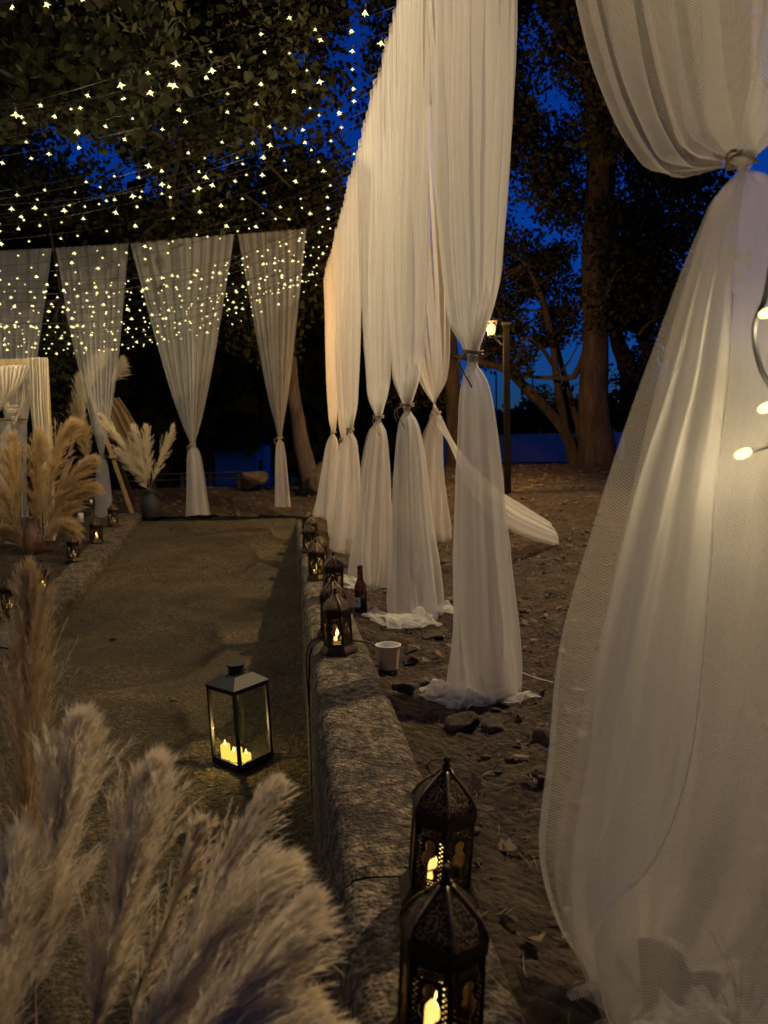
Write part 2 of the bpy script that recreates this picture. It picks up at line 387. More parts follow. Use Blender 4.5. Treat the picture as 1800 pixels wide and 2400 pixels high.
def kerb(name, label, x0f, width, topf, botf, ys, seed):
    t = thing(name, label, 'kerb', (x0f(ys[0]), ys[0], topf(ys[0])))
    rnd = random.Random(seed)
    for a, b in zip(ys[:-1], ys[1:]):
        n = max(8, int((b - a) / .012)); yy = np.linspace(a + .0015, b - .0015, n)
        jt, js = rnd.uniform(-.007, .007), rnd.uniform(-.006, .006)
        # cross-section: path face, rounded top edge, worn top, outer edge
        sec = [(0, -1), (.0, -.6), (.0, -.25), (.002, -.10), (.006, -.045), (.016, -.018), (.034, -.004)] + \
              [(x, 0) for x in np.linspace(.05, width - .055, 14)] + [(width - .035, -.006), (width - .015, -.022), (width - .004, -.05), (width, -.12), (width, -1)]
        sec = np.array(sec)
        U, Y = np.meshgrid(np.arange(len(sec)), yy)
        sx = sec[U, 0]; sz = sec[U, 1]
        X = x0f(Y) + sx + js; top = topf(Y) + jt; bot = botf(Y)
        depth = (top - bot)
        Z = np.where(sz <= -.2, top + sz * depth, top + sz)
        nz = .007 * fbm(X * 9 + seed, Y * 9, Z * 9, 4) + .007 * np.abs(fbm(X * 38, Y * 38, Z * 38, 3)) - .005 * np.clip(vnoise(X * 26, Y * 26, Z * 26), 0, 1)
        wear = .009 * np.clip(fbm(X * 3.1 + 9, Y * 3.1, 0, 3), 0, 1)
        Z = Z + nz - wear * (sz > -.06); X = X + .7 * nz * (sx < .02) * -1
        endf = np.minimum((Y - a), (b - Y)); ef = np.clip(1 - endf / .016, 0, 1) ** 2
        Z = Z - .009 * ef * (sz > -.1)
        V = np.stack([X, Y, Z], -1).reshape(-1, 3); Fc = [tuple(f) for f in gridF(n, len(sec))]
        k = len(sec); Fc += [tuple(range(k)), tuple(range((n - 1) * k, n * k))[::-1]]
        mk('kerb_stone', V, Fc, M['kerb'], t, smooth=True, world=True)
kerb('stone_kerb', 'worn stone kerb lined with small lanterns on the right of the path', kx, .235, lambda y: .12 + 0 * y, lambda y: pathz(y) - .12,
     [.30, 1.24, 2.86, 4.3, 5.62, 7.3, 8.98], 3)
kerb('stone_kerb', 'mossy low stone kerb with lanterns on the left of the path', lambda y: kx(y) - PW - .30, .30, lambda y: pathz(y) + .105, lambda y: pathz(y) - .12,
     [2.2, 3.0, 3.9, 4.7, 5.6, 6.5, 7.3, 8.2, 9.03], 8)
# the left kerb's face is on the path side: its section is the same block

# ------------------------------------------------------------------ leaves and trees
def frames(n, rng, up=.35):
    nrm = rng.normal(size=(n, 3)); nrm[:, 2] += up; nrm /= np.linalg.norm(nrm, axis=1)[:, None]
    a = rng.normal(size=(n, 3)); a -= nrm * (a * nrm).sum(1)[:, None]; a /= np.linalg.norm(a, axis=1)[:, None]
    return a, np.cross(nrm, a), nrm
OAK = np.array([(0, 0), (.16, .10), (.13, .26), (.30, .42), (.20, .55), (.30, .72), (.13, .84), (0, 1.0),
                (-.13, .84), (-.30, .72), (-.20, .55), (-.30, .42), (-.13, .26), (-.16, .10)])
OAK8 = np.array([(0, 0), (.25, .30), (.28, .66), (0, 1.0), (-.28, .66), (-.25, .30)])
DIA = np.array([(0, 0), (.30, .45), (0, 1), (-.30, .45)])
def leaves(name, pts, size, rng, mat, parent, shape=OAK, world=True):
    n = len(pts); a, b, nr = frames(n, rng)
    sz = size * rng.uniform(.6, 1.3, n)[:, None, None]
    k = len(shape)
    curl = rng.uniform(-.35, .35, n)[:, None, None] * (np.abs(shape[:, 0]) * 1.6)[None, :, None]
    V = pts[:, None, :] + sz * (a[:, None, :] * shape[None, :, 0:1] + b[:, None, :] * shape[None, :, 1:2] + nr[:, None, :] * curl)
    Fc = np.arange(n * k).reshape(n, k)
    o = mk(name, V.reshape(-1, 3), Fc, mat, parent, world=world); o['kind'] = 'stuff'; return o
def clump_points(cents, per, rad, rng, flat=.65):
    out = []
    for c in cents:
        q = rng.normal(size=(per, 3)); q *= (rng.uniform(.25, 1, per) ** .6 * rad * rng.uniform(.7, 1.25))[:, None] / np.linalg.norm(q, axis=1)[:, None]
        q[:, 2] *= flat; out.append(q + c)
    return np.concatenate(out)
def keep_clear(cents, holes, grow=0):
    ok = []
    for c in cents:
        px, py = proj(c)
        ok.append(all((px - hx)**2 / (rx + grow)**2 + (py - hy)**2 / (ry + grow)**2 > 1 for hx, hy, rx, ry in holes))
    return cents[np.array(ok)] if len(cents) else cents
def tree(name, label, trunk_keys, limbs, cents, per, rad, size, seed, group, leafm='leaf', shape=OAK8, flat=.65, nseg=14, sparse=None):
    """trunk_keys/limbs: lists of (point, radius)."""
    rng = np.random.default_rng(seed)
    base = trunk_keys[0][0]
    t = thing(name, label, 'tree', base, group=group)
    def limb(nm, keys, n, nn):
        pts = np.array([np.r_[k[0], k[1]] for k in keys]); q = spline(pts, n)
        q[:, :3] += .012 * np.stack([fbm(q[:, 2] * 1.2 + seed + i * 9, q[:, 0] * 1.2, i, 3) for i in range(3)], 1) * np.clip(np.arange(n)[:, None] / 4, 0, 1) * 4
        V, Fc = tube_np(q[:, :3], np.maximum(q[:, 3], .006), nn, .22, seed)
        return mk(nm, V, Fc, M['bark'], t, smooth=True, world=True)
    limb('trunk', trunk_keys, 44, nseg)
    for l in limbs: limb('limb', l, 16, 8)
    if len(cents):
        leaves('crown', clump_points(cents, per, rad, rng, flat), size, rng, M[leafm], t, shape)
        if sparse is not None: leaves('spray', clump_points(sparse, 26, rad * .9, rng, .8), size, rng, M[leafm], t, shape)
        # twigs that carry the clumps
        mb = MB()
        tips = [np.array(k[0]) for l in limbs for k in l[len(l) // 2:]] + [np.array(k[0]) for k in trunk_keys[-2:]]
        for c in cents[::2]:
            s_ = min(tips, key=lambda p: np.linalg.norm(p - c))
            if np.linalg.norm(s_ - c) > 1.3: s_ = c + (s_ - c) * .55 / np.linalg.norm(s_ - c) + rng.normal(size=3) * .15
            mid = (s_ + c) / 2 + rng.normal(size=3) * .12
            mb.tube(spline([s_, mid, c], 6), np.linspace(.022, .004, 6), 5)
        mb.build('branch', M['bark'], t, world=True)['kind'] = 'stuff'
    return t
rng = np.random.default_rng(11)
def cloud(n, lo, hi, rng): return rng.uniform(lo, hi, (n, 3))
def pxcloud(n, boxes, rng):
    """clump centres: each box = (px0,px1,py0,py1,y0,y1) seen from the path, filled through its depth"""
    out = []
    tot = sum((b[1] - b[0]) * (b[3] - b[2]) * (b[6] if len(b) > 6 else 1) for b in boxes)
    for b in boxes:
        k = int(n * (b[1] - b[0]) * (b[3] - b[2]) * (b[6] if len(b) > 6 else 1) / tot)
        for _ in range(k):
            y = rng.uniform(b[4], b[5]); out.append(P(rng.uniform(b[0], b[1]), rng.uniform(b[2], b[3]), y))
    return np.array(out)

SKYL = [(400, 290, 95, 55), (505, 385, 45, 45), (820, 130, 80, 100), (690, 95, 60, 55), (850, 30, 45, 60), (15, 125, 45, 50), (600, 330, 50, 45), (520, 560, 25, 25), (480, 640, 40, 30), (835, 300, 40, 70), (740, 250, 50, 40), (335, 400, 40, 45), (800, 230, 60, 50)]
SKYR = [(1225, 400, 30, 60), (1215, 470, 45, 120), (1270, 720, 75, 60), (1290, 860, 80, 90), (1180, 930, 60, 80), (1260, 1000, 80, 50), (1330, 250, 30, 70), (1255, 150, 45, 150), (1290, 560, 50, 55), (1450, 430, 40, 40), (1345, 600, 45, 70), (1460, 800, 30, 60), (1180, 640, 30, 50), (1390, 880, 50, 60)]

# overhead oak whose limbs hang over the lights, trunk behind the back curtains
b1 = P(735, 1113, 11.6); b1[2] = zg(b1[0], b1[1]) - .05
c1 = pxcloud(290, [(250, 700, -150, 330, 6.5, 10.5, 1.2), (300, 760, 330, 620, 9.9, 12, .9), (560, 900, -200, 200, 7, 11, .7), (540, 700, 660, 880, 10.8, 12, .6), (680, 800, 420, 720, 10.6, 12, .7)], rng)
tree('oak_tree', 'slender oak with leaning trunk just behind the back curtain nearest the corner',
     [(b1, .15), (P(697, 980, 11.5), .105), (P(680, 870, 11.4), .10), (P(655, 600, 11.2), .10), (P(628, 330, 11), .11), (P(585, 190, 10.9), .12), (P(545, 90, 10.8), .11), (P(505, -60, 10.6), .10), (P(440, -300, 10.3), .07)],
     [[(P(600, 230, 10.9), .06), (P(520, 330, 10.2), .045), (P(420, 370, 9.4), .025), (P(330, 420, 8.8), .01)],
      [(P(570, 150, 10.9), .06), (P(680, 40, 10.2), .05), (P(790, -60, 9.5), .03), (P(860, -90, 9), .015)],
      [(P(520, 0, 10.7), .06), (P(390, 60, 9.3), .05), (P(280, 150, 8.2), .03), (P(220, 260, 7.4), .012)]],
     keep_clear(c1, SKYL), 185, .50, .086, 5, 'trees round the clearing', sparse=pxcloud(70, [(280, 880, 0, 450, 8, 11)], rng))
b2 = P(-160, 1150, 12.5); b2[2] = -.1
c2 = pxcloud(210, [(-150, 330, -200, 260, 4.6, 8, 1.2), (-150, 230, 250, 520, 9.8, 12, .8), (90, 170, 780, 950, 10.4, 11.6, 4)], rng)
tree('oak_tree', 'broad oak whose leafy branches hang over the string lights at upper left',
     [(b2, .24), (P(-170, 900, 12.4), .2), (P(-190, 500, 12), .19), (P(-180, 100, 11.5), .16), (P(-120, -250, 11), .12)],
     [[(P(-185, 300, 11.7), .11), (P(-60, 180, 9.5), .08), (P(80, 120, 7.5), .05), (P(200, 140, 6), .02)],
      [(P(-180, 100, 11.5), .11), (P(-40, -60, 9), .08), (P(120, -60, 7), .04), (P(260, 20, 6), .015)],
      [(P(-190, 520, 12), .08), (P(-60, 430, 11.4), .05), (P(80, 420, 10.6), .03), (P(140, 700, 10.8), .01)]],
     np.concatenate([keep_clear(c2, SKYL), rng.uniform((-5, -5, 4.4), (1.2, 2.2, 6.6), (70, 3))]), 180, .46, .084, 6, 'trees round the clearing')  # last batch of clumps is unseen, added over the camera to block skylight
# trunk seen between the right-hand curtains
b3 = P(1075, 1110, 12.6); b3[2] = zg(b3[0], b3[1]) - .05
c3 = pxcloud(150, [(880, 1060, -150, 300, 10, 13, .4), (1120, 1330, 300, 560, 11, 14, .9), (1120, 1290, -150, 300, 10, 13, .8), (1110, 1200, 560, 760, 12, 13, .5), (900, 1040, 850, 960, 12.5, 14, 1.2)], rng)
tree('oak_tree', 'rough dark trunk seen in the gap left of the tied curtain and street lamp',
     [(b3, .2), (P(1068, 960, 12.6), .14), (P(1055, 850, 12.5), .13), (P(1035, 660, 12.4), .125), (P(1040, 400, 12.2), .12), (P(1075, 100, 12), .11), (P(1100, -200, 11.8), .08)],
     [[(P(1040, 500, 12.3), .06), (P(1120, 380, 12.2), .045), (P(1220, 300, 12.4), .03), (P(1300, 260, 12.4), .012)],
      [(P(1060, 200, 12.1), .06), (P(1150, 90, 11.6), .045), (P(1240, 40, 11.2), .02)]],
     keep_clear(c3, SKYR + SKYL, 4), 170, .42, .085, 7, 'trees round the clearing')
# the big trunk at the right
b4 = P(1400, 1100, 12.0); b4[2] = zg(b4[0], b4[1]) - .06
c4 = pxcloud(330, [(1300, 1720, -250, 330, 8.5, 12.5, 1), (1330, 1650, 330, 760, 11, 15, .9), (1150, 1400, 200, 700, 12.6, 15, .45), (1420, 1560, 640, 940, 13, 16, .8)], rng)
tree('oak_tree', 'massive dark oak trunk standing right of the street lamp',
     [(b4, .36), (P(1398, 1050, 12), .30), (P(1396, 960, 12), .235), (P(1392, 820, 12), .20), (P(1393, 650, 12), .195), (P(1402, 450, 11.9), .185), (P(1396, 250, 11.8), .17), (P(1390, 0, 11.6), .15), (P(1380, -300, 11.2), .11)],
     [[(P(1400, 420, 11.9), .09), (P(1470, 300, 11.3), .07), (P(1560, 180, 10.6), .045), (P(1640, 60, 10), .02)],
      [(P(1396, 250, 11.8), .08), (P(1340, 130, 11), .06), (P(1280, 20, 10.2), .035)],
      [(P(1393, 700, 12), .06), (P(1350, 880, 12.1), .05), (P(1290, 885, 12.4), .035), (P(1230, 880, 12.6), .02)]],
     keep_clear(c4, SKYR, 8), 175, .46, .084, 8, 'trees round the clearing', nseg=20, sparse=pxcloud(80, [(1130, 1560, 0, 800, 12, 15)], rng))
b5 = P(1352, 1085, 12.7); b5[2] = zg(b5[0], b5[1]) - .05
c5 = pxcloud(120, [(1120, 1330, 560, 850, 12.4, 14, 1), (1130, 1300, 830, 905, 12, 13.4, .7), (1230, 1330, 880, 960, 12.5, 13.2, .4)], rng)
tree('oak_tree', 'forked leaning tree with pale stems in front of the blue sky and court wall',
     [(b5, .12), (P(1338, 1040, 12.7), .10), (P(1325, 1015, 12.7), .095), (P(1290, 970, 12.7), .08), (P(1255, 930, 12.6), .08), (P(1225, 900, 12.6), .075), (P(1185, 868, 12.5), .06), (P(1120, 850, 12.4), .05), (P(1060, 835, 12.3), .03)],
     [[(P(1327, 1018, 12.7), .075), (P(1318, 970, 12.7), .065), (P(1308, 900, 12.7), .06), (P(1293, 800, 12.6), .055), (P(1278, 730, 12.6), .05), (P(1258, 670, 12.5), .035), (P(1235, 620, 12.4), .02)],
      [(P(1352, 1075, 12.8), .07), (P(1358, 1010, 13), .06), (P(1340, 955, 13), .055), (P(1322, 880, 13), .05), (P(1300, 790, 13), .03)],
      [(P(1300, 860, 12.7), .04), (P(1265, 810, 12.5), .03), (P(1235, 790, 12.3), .015)]],
     keep_clear(c5, [(1290, 870, 60, 55), (1180, 930, 50, 70), (1250, 990, 70, 45), (1245, 730, 35, 50)]), 110, .26, .075, 9, 'trees round the clearing')
b6 = P(1500, 1075, 16); b6[2] = zg(b6[0], b6[1]) - .05
c6 = pxcloud(130, [(1430, 1700, 500, 980, 15, 19, 1), (1440, 1700, -100, 500, 14, 18, .6)], rng)
tree('oak_tree', 'dark forked tree behind the massive trunk, partly hidden by the nearest curtain',
     [(b6, .3), (P(1490, 960, 16), .25), (P(1475, 880, 16), .2), (P(1450, 800, 16), .15), (P(1436, 700, 16), .11), (P(1430, 500, 16), .09), (P(1440, 200, 16), .07)],
     [[(P(1490, 960, 16), .16), (P(1520, 850, 16), .13), (P(1500, 720, 16), .09), (P(1540, 560, 16), .05)]],
     keep_clear(c6, SKYR, 10), 120, .6, .13, 10, 'trees round the clearing', 'leafdark')

# far wood: reads as one dark mass
def far_wood(name, label, boxes, n, per, rad, size, seed):
    r_ = np.random.default_rng(seed)
    pts = clump_points(keep_clear(pxcloud(n, boxes, r_), [(578, 1095, 200, 130)], 10), per, rad, r_, .8)
    o = leaves(name, pts, size, r_, M['leafdark'], None, DIA, world=False); tag(o, label, None, kind='stuff')
far_wood('far_wood', 'dark wood behind the back curtains', [(-250, 900, 560, 1090, 16, 30)], 520, 130, 1.25, .55, 21)
far_wood('far_wood', 'low dark wood on the skyline beyond the court wall', [(1080, 1240, 985, 1075, 44, 60), (1240, 1700, 955, 1075, 44, 60), (1290, 1330, 930, 980, 46, 58, .5), (860, 1080, 940, 1080, 40, 60)], 330, 90, 1.0, .5, 22)
def sky_screen_wood():  # unseen leaves added behind and beside the camera to cut blue skylight
    r_ = np.random.default_rng(23)
    c = np.concatenate([cloud(150, (-20, -16, 0), (18, -9, 9), r_), cloud(110, (-18, -10, 0), (-11, 14, 9), r_), cloud(70, (14, -10, 0), (20, 9, 9), r_)])
    o = leaves('far_wood', clump_points(c, 70, 1.6, r_, .8), .7, r_, M['leafdark'], None, DIA, world=False); tag(o, 'added unseen dark wood behind and beside the camera, screening off sky light', None, kind='stuff')
sky_screen_wood()
# wooded hill far behind everything
def hill():
    x = np.linspace(-140, 140, 90); t = np.linspace(0, 1, 14)
    X, T = np.meshgrid(x, t)
    hgt = 9 + 3 * fbm(x / 22, 0, 3, 3) + np.where(x < 4, 9 * sstep(-x, -2, 14), -4 * sstep(x, 4, 12))
    Y = 95 + 45 * T; Z = -1 + (hgt[None, :] + 1) * np.sin(T * math.pi / 2) * .8 + .8 * fbm(X / 5, Y / 5, 0, 3)
    o = mk('hill', np.stack([X, Y, Z], -1).reshape(-1, 3), gridF(14, 90), M['leafdark'], smooth=True); tag(o, 'dark wooded hill on the skyline', None, kind='structure')
hill()

# ------------------------------------------------------------------ far buildings and fittings
def base_at(px, y):
    p = P(px, 1100, y); return np.array([p[0], p[1], float(zg(p[0], p[1]))])
h = base_at(575, 42); h[2] = P(575, 1132, 42)[2]
hut = thing('hut', 'small pale hut with tiled roof and lit blue end wall beyond the boulder', 'hut', h)
MB().box((-.35, 0, .85), (2.1, 2.2, 1.9)).build('wall', M['purplewall'], hut)
MB().box((.98, 0, .95), (.5, 2.19, 2.1)).build('end_wall', M['plaster'], hut)
rf = MB()
for i in range(12):
    rf.box((-1.55 + i * .24, -.25, 1.86 + .012 * (i % 2) + i * .02), (.22, 2.9, .10))
rf.build('roof', M['tile'], hut)
MB().box((1.02, -1.1, .95), (.18, .06, .55)).build('window', M['blackhole'], hut)
cw = base_at(1270, 38); cw[2] = P(1270, 1086, 38)[2]
ct = thing('court_wall', 'purple painted sports court wall under the blue sky', 'wall', cw)
for i in range(6):
    MB().box((-4.2 + i * 2.0, 0, .70), (1.985, .12, 1.50)).build('panel', M['purplewall'], ct)
for i, (px, tpx, top, y, lab) in enumerate([(1250, 1243, 868, 46, 'tall court floodlight pole with lamp arm pointing left, nearest the lamp post'), (1336, 1332, 905, 47, 'tall court floodlight pole seen between forked tree and big trunk'), (1165, 1165, 870, 46, 'thin court pole seen just left of the lamp post')]):
    q = base_at(px, y); tp = P(tpx, top, y)
    t = thing('floodlight_pole', lab, 'light pole', q, group='court floodlight poles')
    H = tp[2] - q[2]
    MB().tube([(0, 0, -.3), (0, 0, H * .5), (0, 0, H)], [.075, .06, .05], 8).build('pole', M['steel'], t)
    if i < 2:
        sx = -1 if i == 0 else 1
        MB().tube([(0, 0, H - .1), (sx * .5, 0, H + .12), (sx * 1.0, 0, H + .15)], .035, 6).build('arm', M['steel'], t)
        hd = MB().lathe([(.02, .16), (.22, .10), (.34, .0), (.30, -.02)], 12, (sx * 1.25, 0, H + .15)).build('lamp_head', M['steel'], t)
        MB().lathe([(.26, -.03), (.05, -.06)], 12, (sx * 1.25, 0, H + .15)).build('lens', M['plaster'], hd)
for px, py, y, lab in [(1235, 1018, 44, 'bright far floodlight above the purple court wall'), (1404, 1012, 44, 'bright far floodlight glimpsed beside the massive trunk')]:
    q = P(px, py, y); g0 = base_at(px, y)[2]
    t = thing('floodlight', lab, 'floodlight', (q[0], q[1], g0), group='lit court floodlights')
    MB().tube([(0, 0, -.2), (0, 0, q[2] - g0 - .12)], .04, 6).build('stand', M['steel'], t)
    zc = q[2] - g0
    MB().lathe([(.30, -.02), (.30, .10), (.22, .20), (.05, .24)], 16, (0, 0, zc)).build('housing', M['blackmetal'], t, True)
    MB().lathe([(.02, -.16), (.16, -.13), (.24, -.06), (.24, -.02), (.02, .0)], 16, (0, 0, zc)).build('lens', M['flood'], t, True)
# low rail fence and teal container behind the back curtains
fa = base_at(360, 14.2); fa[2] = P(360, 1135, 14.2)[2]
fe = thing('rail_fence', 'low wooden rail fence on the bank behind the jug of pampas', 'fence', fa)
zr = P(360, 1112, 14.2)[2] - fa[2]; x1 = P(560, 1112, 14.2)[0] - fa[0]
for i in range(4): MB().box((i * x1 / 3, 0, zr / 2 - .1), (.06, .06, zr + .2)).build('post', M['darkwood'], fe)
for dz in (0, -.11): MB().bar((-.6, -.045, zr + dz), (x1 + .1, -.045, zr + dz + .015), .05, .03).build('rail', M['darkwood'], fe)
q = base_at(722, 18); q[2] = P(722, 1132, 18)[2]
t = thing('container', 'low teal container behind the slender trunk', 'container', q)
MB().box((0, 0, .18), (.74, .4, .40)).build('body', M['teal'], t); MB().box((0, 0, .40), (.78, .44, .035)).build('lid', M['teal'], t)
for i in (-.25, 0, .25): MB().box((i, -.21, .18), (.03, .02, .36)).build('rib', M['teal'], t)

# ------------------------------------------------------------------ rocks
ICO = None
def rock_mesh(name, seed, sub=3):
    bm = bmesh.new(); bmesh.ops.create_icosphere(bm, subdivisions=sub, radius=1)
    V = np.array([v.co[:] for v in bm.verts]); Fc = np.array([[v.index for v in f.verts] for f in bm.faces]); bm.free()
    rr = np.random.default_rng(seed)
    for _ in range(14):      # chop with planes for flat facets
        n = rr.normal(size=3); n /= np.linalg.norm(n); d = rr.uniform(.42, .80)
        ex = np.maximum(V @ n - d, 0); V = V - ex[:, None] * n
    V = V * 1.25 * (1 + .16 * fbm(V[:, 0] * 3 + seed, V[:, 1] * 3, V[:, 2] * 3, 4)[:, None])
    return V, Fc
def rock(label, pos, size, seed, group='loose stones', sink=.25, mat='rock', name='stone'):
    V, Fc = rock_mesh('stone', seed); V = V * np.array(size) / 2
    o = mk(name, V, Fc, M[mat], smooth=False); o.location = [float(pos[0]), float(pos[1]), float(pos[2] + size[2] * (.5 - sink))]
    o.rotation_euler = (0, 0, seed * 1.3)
    tag(o, label, 'stone', group); return o
def on_ground(px, py):
    p = Gz(px, py, 0.0)
    for _ in range(12):
        p = Gz(px, py, float(zg(p[0], p[1])))
    return p
q = P(590, 1145, 12.2); rock('large squared boulder lying in front of the far hut', q, (.62, .40, .40), 4, 'boulders behind the back curtains', .12, name='boulder')
q = P(742, 1160, 11.2); rock('dark hollow boulder at the foot of the slender leaning trunk', q, (.36, .30, .40), 5, 'boulders behind the back curtains', .15, name='boulder')
q = P(760, 1120, 11.9); rock('brown boulder leaning against the right of the slender trunk', q, (.45, .4, .34), 6, 'boulders behind the back curtains', .15, name='boulder')
stones = [
 ('dark stone just behind the paper cup', 962, 1556, .085, .06), ('flat brown stone right of the paper cup', 1003, 1608, .10, .045),
 ('flat grey stone below the paper cup', 945, 1620, .085, .05), ('pointed dark stone lying in the earth below the second curtain', 1085, 1710, .105, .075),
 ('small dark stone right of the pointed dark stone', 1160, 1715, .07, .05), ('brown stone low beside the nearest curtain hem', 1283, 1750, .09, .085),
 ('rounded stone in the earth halfway to the nearest curtain', 1178, 1655, .06, .035), ('small brown stone right of the rounded stone', 1218, 1690, .035, .03),
 ('pale chalky stone behind the roof of the second lantern', 1150, 1905, .045, .022), ('pale stone chip left of the pale chalky stone', 1128, 1897, .025, .015),
 ('pale angular stone lying right of the nearest lantern', 1200, 2172, .042, .03), ('brown stone wedged between kerb and nearest curtain', 1275, 1850, .05, .05),
 ('dark stone half buried below the brown stone', 1265, 1815, .06, .04), ('stone lying by the hem of the third curtain', 1010, 1498, .10, .05),
 ('grey stone under the hem heap of the third curtain', 1035, 1488, .08, .05), ('big brown stone under the torn hem of the nearest curtain', 1535, 2330, .13, .075)]
for i, (lab, px, py, wd, hg) in enumerate(stones):
    p = on_ground(px, py); rock(lab, p, (wd, wd * .8, hg), 30 + i, 'loose stones on the earth')

# ================================================================== CURTAINS
def gathered(keys, nu, nv, folds, seed, crumple=.0, ring=None, turns=1.4, rf=6.3, hem=.03, crease=.0045):
    """cloth swept through keys (t, centre, width half-vector, depth half-vector): folded like a gathered drape,
    and from t = ring on wound round like a skirt"""
    ts = [k[0] for k in keys]; vals = np.array([np.r_[k[1], k[2], k[3]] for k in keys])
    v = np.linspace(0, 1, nv); K = smooth_keys(ts, vals, v)
    c, A, B = K[:, None, 0:3], K[:, None, 3:6], K[:, None, 6:9]
    u = np.linspace(0, 1, nu)[None, :]; s = 2 * u - 1
    U, Vv = np.broadcast_arrays(u, v[:, None])
    ph = 2 * math.pi * (folds * (U + .085 * fbm(U * 4 + seed, Vv * 1.9, seed, 2)) + seed * .37)
    wob = .5 + .5 * vnoise(U * folds * .5 + seed * 3, Vv * 1.6, 1.7)
    prof = (np.sin(ph) * .70 + .22 * np.sin(ph * 2.37 + 2 * vnoise(U * 6, Vv * 2, seed + 4))) * (.40 + .8 * wob)
    env = np.sqrt(np.clip(1 - (s * .96)**2, 0, 1))
    sl = s + .03 * np.sin(ph + 1.3) * (1 - np.abs(s)) + .03 * vnoise(U * 5, Vv * 3, seed + 2)
    X = c + A * sl[..., None] + B * (prof * env)[..., None]
    if ring is not None:
        th = 2 * math.pi * turns * U + seed * 1.7
        q = np.clip((Vv - ring) / (1 - ring), 0, 1)
        am = .16 + .24 * q
        fl = np.sin(th * rf / 1.0 + 1.6 * vnoise(U * 5 + seed, Vv * 2.2, 3) + seed) * .55 + .75 * vnoise(U * 13 + seed, Vv * 2.4 + seed, seed)
        rho = (.80 + .20 * U) * (1 + am * fl)
        X2 = c + A * (np.cos(th) * rho)[..., None] + B * (np.sin(th) * rho)[..., None]
        if hem:
            X2[..., 2] += sstep(Vv, .8, 1.0) * hem * vnoise(U * 9 + seed, 0, 7)
        w_ = sstep(Vv, ring - .006, ring + .018)[..., None]
        X = X * (1 - w_) + X2 * w_
    # small creases across the cloth
    X = X + crease * np.stack([fbm(U * 26 + seed, Vv * 16 + 3 * U, seed + i, 3) for i in range(3)], -1) * np.array([1, 1, .2]) * np.clip(np.linalg.norm(A, axis=-1)[..., None] / .06, 0, 1)
    if crumple:
        k = (sstep(Vv, .84, 1.0) * crumple)[..., None]
        X = X + k * np.stack([fbm(U * 7 + i * 7, Vv * 7, seed + i, 2) for i in range(3)], -1) * np.array([1.2, 1.2, .8])
    ln = np.r_[0, np.cumsum(np.linalg.norm(np.diff(K[:, :3], axis=0), axis=1))]
    uv = np.stack([U * 2.2, np.broadcast_to(ln[:, None], U.shape)], -1)
    return X, uv
def heap(parent, px, py, y, wd, dp, ht, seed, mat='tulle', nu=60, nv=40):
    """loose crumpled end of the cloth lying on the earth"""
    c = P(px, py, y); u, v = np.meshgrid(np.linspace(-1, 1, nu), np.linspace(-1, 1, nv))
    rr_ = 1 + .35 * fbm(np.arctan2(v, u) * .9 + seed, 0, seed, 2)
    x = c[0] + wd * u * np.sqrt(1 - v * v * .45) * rr_ + .45 * wd * fbm(u * 2.2, v * 2.2, seed + 2, 2)
    yy = c[1] + dp * v * np.sqrt(1 - u * u * .45) * rr_ + .6 * dp * fbm(u * 2.2 + 5, v * 2.2, seed + 4, 2)
    e = np.clip(1.15 - np.maximum(np.abs(u), np.abs(v)), 0, 1) ** .6
    z = zg(x, yy) + .012 + ht * e * (.35 + 1.3 * np.abs(fbm(u * 1.9 + seed, v * 1.9, seed, 2)))
    mk('hem_heap', np.stack([x, yy, z], -1).reshape(-1, 3), gridF(nv, nu), M[mat], parent, True, True, uv=np.stack([u * wd, v * dp], -1).reshape(-1, 2))
def put_cloth(name, X, uv, mat, parent, floor=True):
    nv, nu = X.shape[:2]
    if floor:
        g = zg(X[..., 0], X[..., 1]) + .012
        low = X[..., 2] < g
        X[..., 2] = np.where(low, g + .018 * np.abs(fbm(X[..., 0] * 14, X[..., 1] * 14, 0, 2)), X[..., 2])
    return mk(name, X.reshape(-1, 3), gridF(nv, nu), mat, parent, smooth=True, world=True, uv=uv.reshape(-1, 2))
def tie(parent, c, r, seed, loose=True, r2=None):
    rr = np.random.default_rng(seed); mb = MB()
    for k in range(2):
        a = np.linspace(0, 2 * math.pi, 22); rad = r * 1.12
        mb.tube(np.stack([c[0] + rad * np.cos(a), c[1] + rad * np.sin(a), c[2] + .004 * (k * 2 - 1) + .004 * np.sin(a * 2 + k)], 1), r2 or .0035, 6)
    if loose:
        for k in range(2):
            e = c + np.array([-rad * .5, -rad, 0]); d = rr.uniform(-.03, .03)
            mb.tube(spline([e, e + [d - .02, -.012, -.03], e + [d - .01 + .03 * k, -.01, -.085 - .03 * k]], 8), (r2 or .0035) * .8, 5)
    mb.build('tie_cord', M['cord'], parent, smooth=True, world=True)
RD = np.array([-.14, 1.0, 0]); RD /= np.linalg.norm(RD)
RP = np.array([1.0, .14, 0]); RP /= np.linalg.norm(RP)
WZ = 3.0
